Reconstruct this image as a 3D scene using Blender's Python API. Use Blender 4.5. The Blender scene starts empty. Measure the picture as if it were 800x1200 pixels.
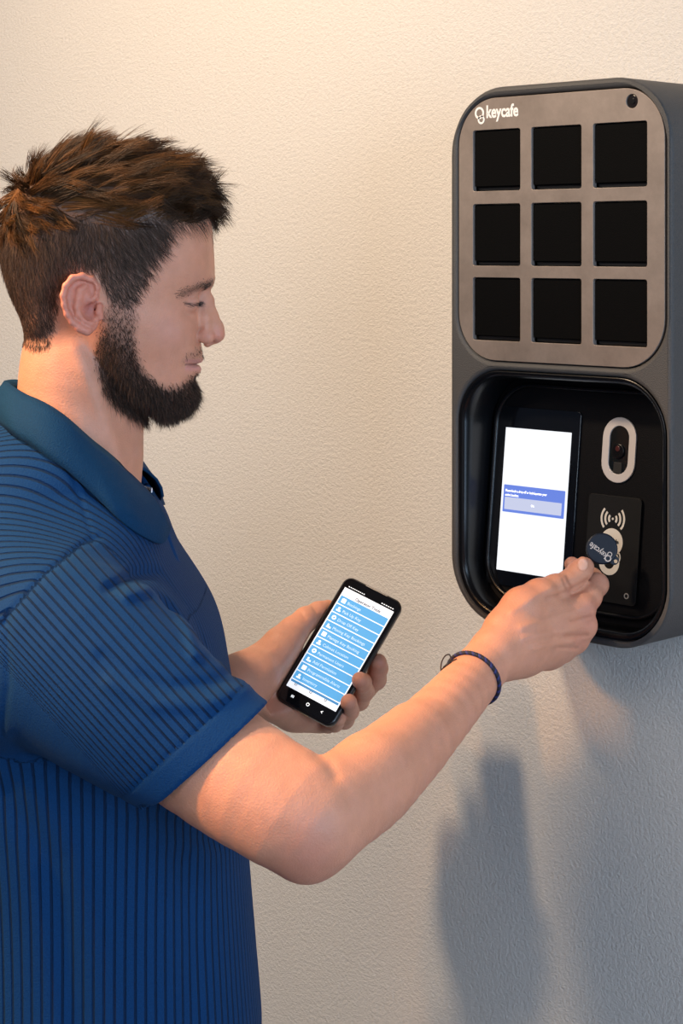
import bpy, bmesh, math, random, time
import numpy as np
from mathutils import Vector, Matrix
T0 = time.time()
random.seed(4); RNG = np.random.default_rng(4)
SC = bpy.context.scene
COL = SC.collection
# ------------------------------------------------------------------ camera
F = 2200.0; CX = 400.0; HY = 293.0           # focal length in pixels of the 800x1200 frame, principal point
CAM = Vector((0.0, -1.451, 1.62))
S2 = math.sqrt(0.5)
RT = Vector((S2, S2, 0)); FW = Vector((-S2, S2, 0))
cd = bpy.data.cameras.new('camera'); cam = bpy.data.objects.new('camera', cd); COL.objects.link(cam)
cam.location = CAM; cam.rotation_euler = (math.pi/2, 0, math.radians(45))
cd.sensor_fit = 'VERTICAL'; cd.sensor_height = 36; cd.sensor_width = 24
cd.lens = F/1200*36; cd.shift_y = -(600-HY)/1200; cd.clip_start = 0.05
SC.camera = cam
# ------------------------------------------------------------------ light and exposure
SC.view_settings.view_transform = 'Standard'; SC.view_settings.look = 'None'
SC.view_settings.gamma = 1.0; SC.view_settings.use_curve_mapping = False
SC.view_settings.exposure = 0.0
world = bpy.data.worlds.new('room_light'); SC.world = world; world.use_nodes = True
bg = world.node_tree.nodes['Background']; bg.inputs[0].default_value = (0.52, 0.66, 1.0, 1); bg.inputs[1].default_value = 0.09

def area_light(name, loc, target, sx, sy, power, color, spread=180):
    l = bpy.data.lights.new(name, 'AREA'); l.shape = 'RECTANGLE'; l.size = sx; l.size_y = sy
    l.energy = power; l.color = color; l.spread = math.radians(spread)
    o = bpy.data.objects.new(name, l); COL.objects.link(o); o.location = loc
    o.rotation_euler = (Vector(target)-Vector(loc)).to_track_quat('-Z', 'Y').to_euler(); return o
def spot_light(name, loc, target, r, power, color, deg, blend):
    l = bpy.data.lights.new(name, 'SPOT'); l.shadow_soft_size = r; l.energy = power; l.color = color
    l.spot_size = math.radians(deg); l.spot_blend = blend
    o = bpy.data.objects.new(name, l); COL.objects.link(o); o.location = loc
    o.rotation_euler = (Vector(target)-Vector(loc)).to_track_quat('-Z', 'Y').to_euler(); return o
spot_light('ceiling_downlight', (-1.57, -1.07, 2.50), (-1.30, -0.1, 1.2), 0.07, 84, (1.0, 0.75, 0.50), 150, 1.0)
spot_light('warm_rim_spot', (-1.95, -1.78, 2.45), (-1.12, -0.80, 1.38), 0.07, 215, (1.0, 0.45, 0.11), 36, 0.9)  # added narrow orange spot, aimed to rim his neck and forearm
area_light('ceiling_warm_fill', (-2.0, -2.3, 2.75), (-1.1, -0.1, 1.5), 1.4, 0.8, 24, (1.0, 0.86, 0.72))  # added broad warm fill from above, not a known fitting
area_light('window_daylight', (2.2, -1.30, 1.75), (-1.1, -0.4, 1.35), 1.2, 1.5, 76, (0.55, 0.75, 1.0))
area_light('camera_side_fill', (0.1, -3.2, 2.1), (-1.2, -0.4, 1.3), 1.4, 1.2, 22, (0.86, 0.90, 1.0))  # added cool fill from behind the camera, for face and arm
# ------------------------------------------------------------------ helpers: coordinates
def P(px, py, Z):                            # point seen at (px,py) at camera depth Z -> camera-frame coordinates
    return np.array([(px-CX)/F*Z, (HY-py)/F*Z, Z])
def towld(c):
    c = np.asarray(c, float); o = np.empty_like(c)
    o[..., 0] = CAM.x + c[..., 0]*S2 - c[..., 2]*S2
    o[..., 1] = CAM.y + c[..., 0]*S2 + c[..., 2]*S2
    o[..., 2] = CAM.z + c[..., 1]
    return o
def PW(px, py, Z): return Vector(towld(P(px, py, Z)))
def ray_plane(px, py, p0, n):                # world point where the sight line of a pixel meets a plane
    d = RT*((px-CX)/F) + Vector((0, 0, (HY-py)/F)) + FW
    t = (Vector(p0)-CAM).dot(Vector(n))/d.dot(Vector(n)); return CAM + d*t
# ------------------------------------------------------------------ helpers: materials
def new_mat(name):
    m = bpy.data.materials.new(name); m.use_nodes = True
    nt = m.node_tree; b = nt.nodes['Principled BSDF']; return m, nt, b
def mat(name, col, rough=0.5, metal=0.0, bump=0.0, bscale=300, spec=0.5, noise=0.0, emit=None, coat=0.0, estr=1.0):
    m, nt, b = new_mat(name)
    b.inputs['Base Color'].default_value = (*col, 1); b.inputs['Roughness'].default_value = rough
    b.inputs['Metallic'].default_value = metal; b.inputs['Specular IOR Level'].default_value = spec
    b.inputs['Coat Weight'].default_value = coat; b.inputs['Coat Roughness'].default_value = 0.05
    if emit: b.inputs['Emission Color'].default_value = (*emit, 1); b.inputs['Emission Strength'].default_value = estr
    if bump or noise:
        tc = nt.nodes.new('ShaderNodeTexCoord'); nz = nt.nodes.new('ShaderNodeTexNoise')
        nz.inputs['Scale'].default_value = bscale; nz.inputs['Detail'].default_value = 4
        nt.links.new(tc.outputs['Object'], nz.inputs['Vector'])
        if bump:
            bp = nt.nodes.new('ShaderNodeBump'); bp.inputs['Strength'].default_value = 1.0; bp.inputs['Distance'].default_value = bump
            nt.links.new(nz.outputs['Fac'], bp.inputs['Height']); nt.links.new(bp.outputs[0], b.inputs['Normal'])
        if noise:
            mx = nt.nodes.new('ShaderNodeMix'); mx.data_type = 'RGBA'
            mx.inputs[6].default_value = (*[c*(1-noise) for c in col], 1); mx.inputs[7].default_value = (*[min(1, c*(1+noise)) for c in col], 1)
            nt.links.new(nz.outputs['Fac'], mx.inputs[0]); nt.links.new(mx.outputs[2], b.inputs['Base Color'])
    return m
def srgb(r, g, b): return tuple(((c/255)/12.92 if c/255 <= .04045 else ((c/255+.055)/1.055)**2.4) for c in (r, g, b))
# ------------------------------------------------------------------ helpers: objects
def link(o, parent=None):
    COL.objects.link(o)
    if parent is not None: o.parent = parent
    return o
def tag(o, label=None, cat=None, group=None, kind=None):
    if label: o['label'] = label
    if cat: o['category'] = cat
    if group: o['group'] = group
    if kind: o['kind'] = kind
    return o
def empty(name, loc, label, cat, rot=None):
    o = bpy.data.objects.new(name, None); COL.objects.link(o); o.empty_display_size = 0.05
    o.matrix_world = Matrix.Translation(loc) @ (rot if rot else Matrix.Identity(4))
    return tag(o, label, cat)
def npmesh(name, V, Fc, m=None, parent=None, smooth=True, attrs=None, local=True):
    """mesh object from arrays in world space; parented objects keep their place"""
    V = np.asarray(V, np.float64); me = bpy.data.meshes.new(name)
    if parent is not None and local:
        M = np.array(world_of(parent).inverted()); V = V@M[:3, :3].T + M[:3, 3]
    Fc = np.asarray(Fc) if not isinstance(Fc, list) else Fc
    if isinstance(Fc, np.ndarray):
        n, k = Fc.shape; me.vertices.add(len(V)); me.vertices.foreach_set('co', V.ravel().astype(np.float32))
        me.loops.add(n*k); me.loops.foreach_set('vertex_index', Fc.ravel().astype(np.int32))
        me.polygons.add(n); me.polygons.foreach_set('loop_start', (np.arange(n)*k).astype(np.int32))
        me.update(calc_edges=True)
    else:
        me.from_pydata([tuple(v) for v in V], [], [tuple(f) for f in Fc]); me.update()
    if smooth: me.shade_smooth()
    if attrs:
        for an, (typ, arr) in attrs.items():
            a = me.attributes.new(an, typ, 'POINT'); a.data.foreach_set('color' if typ == 'FLOAT_COLOR' else 'value', np.asarray(arr, np.float32).ravel())
    o = bpy.data.objects.new(name, me)
    if m: me.materials.append(m)
    return link(o, parent)
def world_of(o):
    M = Matrix.Identity(4)
    while o is not None:
        M = Matrix.LocRotScale(o.location, o.rotation_euler, o.scale) @ M
        o = o.parent
    return M
def recalc(o):
    bm = bmesh.new(); bm.from_mesh(o.data); bmesh.ops.recalc_face_normals(bm, faces=bm.faces); bm.to_mesh(o.data); bm.free()
def tube(name, pts, r, m, parent=None, seg=8, closed=False, smooth=True):
    pts = np.asarray(pts, float); n = len(pts); rr = np.broadcast_to(np.asarray(r, float), (n,))
    tg = np.roll(pts, -1, 0)-np.roll(pts, 1, 0) if closed else np.gradient(pts, axis=0)
    tg /= np.linalg.norm(tg, axis=1)[:, None]+1e-12
    up = np.array([0.31, 0.17, 0.93]); V = []
    a = np.cross(tg[0], up); a /= np.linalg.norm(a)
    for i in range(n):
        a = a - tg[i]*a.dot(tg[i]); a /= np.linalg.norm(a); b = np.cross(tg[i], a)
        for k in range(seg):
            t = 2*math.pi*k/seg; V.append(pts[i]+rr[i]*(a*math.cos(t)+b*math.sin(t)))
    Fc = []
    for i in range(n if closed else n-1):
        for k in range(seg):
            j = (i+1) % n; Fc.append((i*seg+k, i*seg+(k+1) % seg, j*seg+(k+1) % seg, j*seg+k))
    if not closed:
        Fc.append(tuple(range(seg))[::-1]); Fc.append(tuple((n-1)*seg+k for k in range(seg)))
    o = npmesh(name, V, Fc, m, parent, smooth); recalc(o); return o
def catmull(pts, n=8, closed=False):
    pts = np.asarray(pts, float); N = len(pts); out = []
    rng = range(N) if closed else range(N-1)
    for i in rng:
        if closed: p0, p1, p2, p3 = pts[(i-1) % N], pts[i], pts[(i+1) % N], pts[(i+2) % N]
        else: p0, p1, p2, p3 = pts[max(i-1, 0)], pts[i], pts[i+1], pts[min(i+2, N-1)]
        for k in range(n):
            t = k/n; out.append(0.5*((2*p1)+(-p0+p2)*t+(2*p0-5*p1+4*p2-p3)*t*t+(-p0+3*p1-3*p2+p3)*t**3))
    if not closed: out.append(pts[-1])
    return np.array(out)
def rrect(x0, x1, y0, y1, r, n=10):
    out = []
    for cx, cy, a0 in ((x1-r, y1-r, 0), (x0+r, y1-r, 90), (x0+r, y0+r, 180), (x1-r, y0+r, 270)):
        for k in range(n+1):
            a = math.radians(a0+90*k/n); out.append((cx+r*math.cos(a), cy+r*math.sin(a)))
    return out
def flat_curve(name, loops, depth, bevel, m, parent=None, M=None, bres=2):
    """filled outline with holes, extruded to a real thickness; local plane XY, front at +Z"""
    cu = bpy.data.curves.new(name, 'CURVE'); cu.dimensions = '2D'; cu.fill_mode = 'BOTH'
    for lp in loops:
        sp = cu.splines.new('POLY'); sp.points.add(len(lp)-1); sp.use_cyclic_u = True
        for i, p in enumerate(lp): sp.points[i].co = (p[0], p[1], 0, 1)
    cu.extrude = max(depth/2-bevel, 1e-5); cu.bevel_depth = bevel; cu.bevel_resolution = bres
    cu.offset = -bevel if bevel else 0
    o = bpy.data.objects.new(name, cu); cu.materials.append(m); 
    # convert to a mesh so that every part is plain geometry
    COL.objects.link(o); me = bpy.data.meshes.new_from_object(o.evaluated_get(bpy.context.evaluated_depsgraph_get()))
    COL.objects.unlink(o); bpy.data.objects.remove(o); bpy.data.curves.remove(cu)
    me.name = name; o = bpy.data.objects.new(name, me)
    if not me.materials: me.materials.append(m)
    me.transform((M if M else Matrix.Identity(4)) @ Matrix.Translation((0, 0, -depth/2)))
    return link(o, parent)
def text_mesh(name, s, size, m, parent, M, align='LEFT', bold=0.0, depth=0.0002, xs=1.0, shear=0.0):
    cu = bpy.data.curves.new(name, 'FONT'); cu.body = s; cu.size = size; cu.align_x = align; cu.offset = bold
    cu.extrude = depth; cu.resolution_u = 3; cu.shear = shear
    o = bpy.data.objects.new(name, cu); COL.objects.link(o)
    me = bpy.data.meshes.new_from_object(o.evaluated_get(bpy.context.evaluated_depsgraph_get()))
    COL.objects.unlink(o); bpy.data.objects.remove(o); bpy.data.curves.remove(cu)
    me.name = name; me.materials.clear(); me.materials.append(m); me.transform(M @ Matrix.Scale(xs, 4, (1, 0, 0)))
    o = bpy.data.objects.new(name, me); return link(o, parent)
def ring_loop(cx, cy, r, n=24): return [(cx+r*math.cos(2*math.pi*k/n), cy+r*math.sin(2*math.pi*k/n)) for k in range(n)]
# ------------------------------------------------------------------ helpers: implicit surfaces
def smin(a, b, k):
    h = np.maximum(k-np.abs(a-b), 0)/k; return np.minimum(a, b)-h*h*k*0.25
def smax(a, b, k): return -smin(-a, -b, k)
def cone(p, a, b, ra, rb):
    ab = b-a; t = np.clip(((p-a)@ab)/(ab@ab+1e-12), 0, 1)
    return np.linalg.norm(p-a-t[:, None]*ab, axis=1)-(ra+(rb-ra)*t)
def nodes(*L):                               # (px, py, Z, r in px) -> camera frame points and radii in metres
    return [(P(x, y, z), r*z/F) for x, y, z, r in L]
def chain(p, nd, k=0.006):
    d = None
    for (a, ra), (b, rb) in zip(nd[:-1], nd[1:]):
        e = cone(p, a, b, ra, rb); d = e if d is None else smin(d, e, k)
    return d
def ellip(p, c, r):
    q = (p-np.asarray(c))/np.asarray(r); k0 = np.linalg.norm(q, axis=1); k1 = np.linalg.norm(q/np.asarray(r), axis=1)
    return k0*(k0-1)/(k1+1e-9)
def bbox_of(nd, pad):
    A = np.array([n[0] for n in nd]); R = max(n[1] for n in nd); return A.min(0)-R-pad, A.max(0)+R+pad
def field(groups, k):
    """groups: list of (lo, hi, fn). Union with smooth blend k, each evaluated only near itself."""
    def f(p):
        d = np.full(len(p), 0.06)
        for lo, hi, fn in groups:
            m = np.all((p > lo) & (p < hi), axis=1)
            if m.any(): d[m] = smin(d[m], fn(p[m]), k)
        return d
    return f
def surface_nets(f, lo, hi, h, B=8):
    lo = np.asarray(lo, float); hi = np.asarray(hi, float); bs = B*h
    nb = np.ceil((hi-lo)/bs).astype(int)
    I = np.stack(np.meshgrid(*[np.arange(n) for n in nb], indexing='ij'), -1).reshape(-1, 3)
    out = []
    for s in range(0, len(I), 400000): out.append(f(lo+(I[s:s+400000]+0.5)*bs))
    d = np.concatenate(out); I = I[np.abs(d) < bs*1.25]
    oc = np.stack(np.meshgrid(*[np.arange(B+1)]*3, indexing='ij'), -1).reshape(-1, 3)
    S = 1 << 20; cells = []; vals = []
    corners = np.array([(i, j, k) for i in (0, 1) for j in (0, 1) for k in (0, 1)])
    for s in range(0, len(I), 1500):
        blk = I[s:s+1500]; g = blk[:, None, :]*B+oc[None]
        v = f(lo+g.reshape(-1, 3)*h).reshape(len(blk), B+1, B+1, B+1)
        c = np.stack([v[:, i:B+i, j:B+j, k:B+k] for i, j, k in corners], -1)
        sg = (c < 0).sum(-1); b, i, j, k = np.nonzero((sg > 0) & (sg < 8))
        cells.append(blk[b]*B+np.stack([i, j, k], -1)); vals.append(c[b, i, j, k])
    C = np.concatenate(cells); Vv = np.concatenate(vals)
    key = (C[:, 0]*S+C[:, 1])*S+C[:, 2]; o = np.argsort(key); key = key[o]; C = C[o]; Vv = Vv[o]
    acc = np.zeros((len(C), 3)); cnt = np.zeros(len(C))
    for a in range(8):
        for ax in range(3):
            b = a | (4 >> ax)
            if b == a: continue
            va, vb = Vv[:, a], Vv[:, b]; m = (va < 0) != (vb < 0)
            t = np.where(m, va/(va-vb+1e-20), 0)
            pt = corners[a][None]+t[:, None]*(corners[b]-corners[a])[None]
            acc += pt*m[:, None]; cnt += m
    V = lo+(C+acc/cnt[:, None])*h
    quads = []
    def look(D):
        kk = (D[:, 0]*S+D[:, 1])*S+D[:, 2]; ix = np.searchsorted(key, kk); ix = np.minimum(ix, len(key)-1); return np.where(key[ix] == kk, ix, -1)
    for ax in range(3):
        b = 4 >> ax; va, vb = Vv[:, 0], Vv[:, b]; m = (va < 0) != (vb < 0)
        D = C[m]; e1 = np.eye(3, dtype=int)[(ax+1) % 3]; e2 = np.eye(3, dtype=int)[(ax+2) % 3]
        q = np.stack([look(D), look(D-e1), look(D-e1-e2), look(D-e2)], 1); ins = va[m] < 0
        q = np.where(ins[:, None], q, q[:, ::-1]); quads.append(q[(q >= 0).all(1)])
    Q = np.concatenate(quads)
    # camera frame is left-handed: flip so that normals point outwards in the world
    e = h*0.35
    g = np.stack([f(V+np.eye(3)[i]*e)-f(V-np.eye(3)[i]*e) for i in range(3)], 1)/(2*e)
    dv = f(V); g2 = (g**2).sum(1)+1e-6; V = V-g*np.clip(dv/g2, -h*.5, h*.5)[:, None]
    W = towld(V)
    a, b2, c2 = W[Q[:, 0]], W[Q[:, 1]], W[Q[:, 2]]; nn = np.cross(b2-a, c2-a); gw = towld(V+g)-W
    if (nn*gw[Q[:, 0]]).sum() < 0: Q = Q[:, ::-1]
    return V, Q, g/np.linalg.norm(g, axis=1)[:, None]
# ================================================================== the room
def plaster(name, col, warm):
    m, nt, b = new_mat(name); b.inputs['Roughness'].default_value = 0.75; b.inputs['Specular IOR Level'].default_value = 0.25
    tc = nt.nodes.new('ShaderNodeTexCoord')
    n1 = nt.nodes.new('ShaderNodeTexNoise'); n1.inputs['Scale'].default_value = 620; n1.inputs['Detail'].default_value = 3; n1.inputs['Roughness'].default_value = .6
    n2 = nt.nodes.new('ShaderNodeTexNoise'); n2.inputs['Scale'].default_value = 260; n2.inputs['Detail'].default_value = 2
    ad = nt.nodes.new('ShaderNodeMath'); ad.operation = 'ADD'
    for n in (n1, n2): nt.links.new(tc.outputs['Object'], n.inputs['Vector'])
    nt.links.new(n1.outputs['Fac'], ad.inputs[0]); nt.links.new(n2.outputs['Fac'], ad.inputs[1])
    bp = nt.nodes.new('ShaderNodeBump'); bp.inputs['Distance'].default_value = 0.0012; bp.inputs['Strength'].default_value = 1.0
    nt.links.new(ad.outputs[0], bp.inputs['Height']); nt.links.new(bp.outputs[0], b.inputs['Normal'])
    mx = nt.nodes.new('ShaderNodeMix'); mx.data_type = 'RGBA'; mx.inputs[6].default_value = (*col, 1); mx.inputs[7].default_value = (*warm, 1)
    n3 = nt.nodes.new('ShaderNodeTexNoise'); n3.inputs['Scale'].default_value = 260; n3.inputs['Detail'].default_value = 5
    nt.links.new(tc.outputs['Object'], n3.inputs['Vector']); nt.links.new(n3.outputs['Fac'], mx.inputs[0]); nt.links.new(mx.outputs[2], b.inputs['Base Color'])
    return m
def box_mesh(name, x0, x1, y0, y1, z0, z1, m):
    V = [(x, y, z) for x in (x0, x1) for y in (y0, y1) for z in (z0, z1)]
    Fc = [(0, 1, 3, 2), (4, 6, 7, 5), (0, 4, 5, 1), (2, 3, 7, 6), (0, 2, 6, 4), (1, 5, 7, 3)]
    return npmesh(name, V, Fc, m, smooth=False)
wallm = plaster('textured_wall_paint', (0.60, 0.565, 0.52), (0.73, 0.69, 0.64))
w = box_mesh('wall_back', -6.5, 2.5, 0, 0.12, 0, 2.9, wallm); tag(w, 'cream orange-peel textured painted wall behind the man', 'wall', kind='structure')
fl = box_mesh('floor', -6.5, 2.5, -4.0, 0, -0.06, 0, mat('grey_carpet', (0.16, 0.15, 0.145), .95, bump=.003, bscale=400)); tag(fl, 'grey carpet floor', 'floor', kind='structure')

# ================================================================== the key cabinet on the wall
D = 0.12                                     # depth of the cabinet
def fp(px, py):                              # a point of the cabinet's front plane as (x, z)
    q = ray_plane(px, py, (0, -D, 0), (0, 1, 0)); return q.x, q.z
X0 = fp(527, 400)[0]; X1 = fp(787, 400)[0]
Z1 = fp(650, 96)[1]; Z0 = fp(650, 747)[1]
cab = empty('key_cabinet', ((X0+X1)/2, 0, Z0), 'tall dark grey key locker with nine black doors mounted on the wall', 'key cabinet')
FM = Matrix(((1, 0, 0, 0), (0, 0, -1, 0), (0, 1, 0, 0), (0, 0, 0, 1)))       # drawing plane -> upright, front towards the room
OX, OZ = (X0+X1)/2, Z0
def onface(out):                             # out = distance from the wall of the drawing plane's front
    return Matrix.Translation((-OX, -out, -OZ)) @ FM
HX = X1-X0
shell_m = mat('dark_grey_textured_plastic', (0.054, 0.053, 0.053), .6, bump=.0006, bscale=900, noise=.25)
side_m = shell_m
R0 = 0.062
outer = rrect(X0, X1, Z0, Z1, R0, 14)
# openings
pxl, pxr = fp(536, 300)[0], fp(779, 300)[0]
pz1 = fp(650, 108)[1]; pz0 = fp(650, 427.5)[1]
panel = rrect(pxl, pxr, pz0, pz1, 0.045, 12)
oz1 = fp(650, 438)[1]; oz0 = fp(650, 738)[1]
opening = rrect(pxl, pxr, oz0, oz1, 0.05, 12)
ring = flat_curve('housing', [outer, panel, opening], D, 0.0045, shell_m, cab, onface(D), 3)
tag(ring, 'dark grey rounded housing')
bp_ = rrect(X0+.005, X1-.005, Z0+.005, Z1-.005, R0-.006, 12)
flat_curve('back_plate', [bp_], 0.012, 0.001, shell_m, cab, onface(0.014))
# brushed taupe face plate with nine square holes
def steel():
    m, nt, b = new_mat('brushed_taupe_metal'); b.inputs['Metallic'].default_value = .35; b.inputs['Roughness'].default_value = .5
    tc = nt.nodes.new('ShaderNodeTexCoord'); nz = nt.nodes.new('ShaderNodeTexNoise'); nz.inputs['Scale'].default_value = 14; nz.inputs['Detail'].default_value = 8; nz.inputs['Roughness'].default_value = .75
    nt.links.new(tc.outputs['Object'], nz.inputs['Vector'])
    cr = nt.nodes.new('ShaderNodeValToRGB'); cr.color_ramp.elements[0].position = .3; cr.color_ramp.elements[1].position = .72
    cr.color_ramp.elements[0].color = (.165, .135, .117, 1); cr.color_ramp.elements[1].color = (.275, .228, .20, 1)
    nt.links.new(nz.outputs['Fac'], cr.inputs[0]); nt.links.new(cr.outputs[0], b.inputs['Base Color']); return m
cells = []
CXp = [(553.2, 608.7), (621.5, 680.4), (693.9, 757.4)]
RY = [(147.5, 221.5), (237.3, 312), (326.3, 402.5)]  # at x = 650
for a, b_ in CXp:
    for t, u in RY:
        cells.append((fp(a, 300)[0], fp(b_, 300)[0], fp(650, u)[1], fp(650, t)[1]))
holes = [rrect(a+.0002, b_-.0002, c, d, 0.0022, 4) for a, b_, c, d in cells]
lens_x, lens_z = fp(739.5, 118.5)
g = 0.0009
plate = flat_curve('face_plate', [rrect(pxl+g, pxr-g, pz0+g, pz1-g, 0.0442, 12)]+holes+[ring_loop(lens_x, lens_z, .0062)], 0.005, 0.0004, steel(), cab, onface(D-.0008))
tag(plate, 'brushed taupe metal face plate')
door_m = mat('matt_black_plastic', (0.0022, 0.0022, 0.0024), .6, bump=.0002, bscale=1200, spec=.04)
gloss_m = mat('glossy_black_plastic', (0.003, 0.0032, 0.004), .27, spec=.3)
dark_m = mat('black_cavity', (0.003, 0.003, 0.0035), .6)
flat_curve('door_backing', [rrect(pxl+.002, pxr-.002, pz0+.002, pz1-.002, .042, 8)], 0.01, 0, dark_m, cab, onface(D-.022))
for a, b_, c, d in cells:
    dd = flat_curve('locker_door', [rrect(a+.0008, b_-.0008, c+.0042, d-.0006, 0.002, 4)], 0.006, 0.0006, door_m, cab, onface(D-.003))
    flat_curve('door_lip', [rrect(a+.0008, b_-.0008, c+.0005, c+.0038, 0.001, 3)], 0.006, 0.0004, dark_m, dd, onface(D-.008))
# little round sensor
sen = flat_curve('sensor_window', [ring_loop(lens_x, lens_z, .0058)], 0.003, 0.0006, mat('sensor_glass', (.012, .009, .009), .15), cab, onface(D-.002))
flat_curve('sensor_lens', [ring_loop(lens_x, lens_z, .0026)], 0.001, 0.0002, gloss_m, sen, onface(D-.0012))
white_m = mat('white_print', (.82, .80, .77), .6)
# logo on the plate: two interlocking rings and the word
def print_rings(name, cx, cz, r1, r2, m, parent, M, w=.22, dy=-1.05, dx=.3):
    l = flat_curve(name, [ring_loop(cx, cz, r1, 28), ring_loop(cx, cz, r1*(1-w), 28)], 0.0003, 0, m, parent, M)
    l2 = flat_curve(name, [ring_loop(cx+dx*r1, cz+dy*r1-.0*r2, r2, 28), ring_loop(cx+dx*r1, cz+dy*r1, r2*(1-w*1.2), 28)], 0.0003, 0, m, parent, M)
    return l, l2
lx, lz = fp(561, 132.5)
Mlog = onface(D-.0006)
print_rings('logo_ring', lx, lz, .0057, .0042, white_m, cab, Mlog, .36, -1.1, .38)
tx, tz = fp(568.8, 138.5)
text_mesh('logo_word', 'keycafe', .0162, white_m, cab, Mlog @ Matrix.Translation((tx, tz+.0004, -.0001)), bold=.00045, xs=.80, depth=.0001)

# recess tub: from the opening back to a tilted panel
def loft(name, loops, m, parent, smooth=False, cap=False):
    n = len(loops[0]); V = [p for lp in loops for p in lp]; Fc = []
    for i in range(len(loops)-1):
        for k in range(n): Fc.append((i*n+k, i*n+(k+1) % n, (i+1)*n+(k+1) % n, (i+1)*n+k))
    if cap: Fc.append(tuple((len(loops)-1)*n+k for k in range(n)))
    o = npmesh(name, V, Fc, m, parent, smooth); recalc(o); return o
# tilted control panel plane through two heights
zt = fp(650, 470)[1]; zb = fp(650, 715)[1]
dt, db = 0.046, 0.026
tz_ = Vector((0, -(D-db)+(D-dt), zb-zt)).normalized()     # downwards along the panel
PD = tz_; PN = Vector((1, 0, 0)).cross(-PD).normalized()
if PN.y > 0: PN = -PN
PP = Vector((0, -(D-dt), zt))
def yb(z): return PP.y + (z-zt)*(PD.y/PD.z)
L0 = [(x, -D+.002, z) for x, z in rrect(pxl+.0004, pxr-.0004, oz0+.0004, oz1-.0004, 0.0496, 12)]
def tub(inset, frac, r):
    return [(x, (-D)*(1-frac)+yb(z)*frac, z) for x, z in rrect(pxl+inset, pxr-inset, oz0+inset, oz1-inset, r, 12)]
loft('recess_rim', [L0, tub(.0015, .02, .049), tub(.006, .12, .045), tub(.0075, .35, .043), tub(.0085, 1.02, .042)], gloss_m, cab, True)
def pp(px, py, off=0.0):                     # point on the tilted panel
    return ray_plane(px, py, PP+PN*off, PN)
u_ax = Vector((1, 0, 0)); v_ax = -PD
def PM(off): # drawing plane -> tilted panel, local to the cabinet
    o_ = PP+PN*off - Vector((OX, 0, OZ))
    return Matrix(((u_ax.x, v_ax.x, PN.x, o_.x), (u_ax.y, v_ax.y, PN.y, o_.y), (u_ax.z, v_ax.z, PN.z, o_.z), (0, 0, 0, 1)))
def puv(px, py, off=0.0):
    q = pp(px, py, off)-(PP+PN*off); return q.dot(u_ax), q.dot(v_ax)
pv1 = (oz1-zt)/v_ax.z; pv0 = (oz0-zt)/v_ax.z
flat_curve('control_panel', [rrect(pxl+.006, pxr-.006, pv0+.004, pv1-.004, .042, 12)], 0.004, 0, mat('satin_black_panel', (0.003, 0.003, .004), .5, spec=.12, bump=.0002, bscale=900), cab, PM(0))
# raised frame round the panel
fo = rrect(pxl+.012, pxr-.012, pv0+.014, pv1-.014, .04, 12); fi = rrect(pxl+.0165, pxr-.0165, pv0+.0185, pv1-.0185, .036, 12)
flat_curve('panel_frame', [fo, fi], .008, .002, gloss_m, cab, PM(.005))
# touch screen
sTL, sTR, sBL = puv(595, 500), puv(671.4, 508), puv(583.3, 667)
su0 = (sTL[0]+sBL[0])/2; su1 = sTR[0]; sv1 = (sTL[1]+sTR[1])/2; sv0 = sBL[1]
gl = flat_curve('touchscreen', [rrect(su0-.0125, su1+.0095, sv0-.014, sv1+.020, .004, 4)], .003, .0005, mat('screen_glass', (.004, .0045, .006), .08, spec=.6), cab, PM(.0022))
tag(gl, 'glossy black touchscreen showing a white page')
disp_m = mat('lit_white_display', (.1, .1, .12), .3, emit=(.93, .96, 1.0), estr=1.02)
flat_curve('display', [rrect(su0, su1, sv0, sv1, .0003, 2)], .0006, 0, disp_m, gl, PM(.0026))
blue_m = mat('lit_blue_banner', (.02, .03, .1), .4, emit=srgb(105, 135, 228), estr=.9)
bTL, bBR = puv(598, 567), puv(658, 609)
flat_curve('message_box', [rrect(su0+.0028, su1-.0025, bBR[1]+.001, bTL[1]-.0008, .0006, 2)], .0005, 0, blue_m, gl, PM(.0030))
pale_m = mat('lit_pale_button', (.05, .05, .07), .4, emit=srgb(206, 214, 242), estr=.88)
iw = su1-su0
flat_curve('message_button', [rrect(su0+.0050, su1-.0055, bBR[1]+.0035, bBR[1]+.0150, .0006, 2)], .0004, 0, pale_m, gl, PM(.0033))
lit_white = mat('lit_white_writing', (.8, .8, .8), .5, emit=(.95, .97, 1), estr=1)
text_mesh('message_text', 'Please begin a drop off or login/operate your', .0031, lit_white, gl, PM(.0033) @ Matrix.Translation((su0+.0052, bTL[1]-.0072, 0)), xs=.88, bold=.00006, depth=.00005)
text_mesh('message_text', 'active booking.', .0031, lit_white, gl, PM(.0033) @ Matrix.Translation((su0+.0052, bTL[1]-.0112, 0)), xs=.88, bold=.00006, depth=.00005)
text_mesh('button_text', 'Ok', .0032, lit_white, gl, PM(.0036) @ Matrix.Translation(((su0+su1)/2, bBR[1]+.0082, 0)), 'CENTER', depth=.00005)
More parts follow.
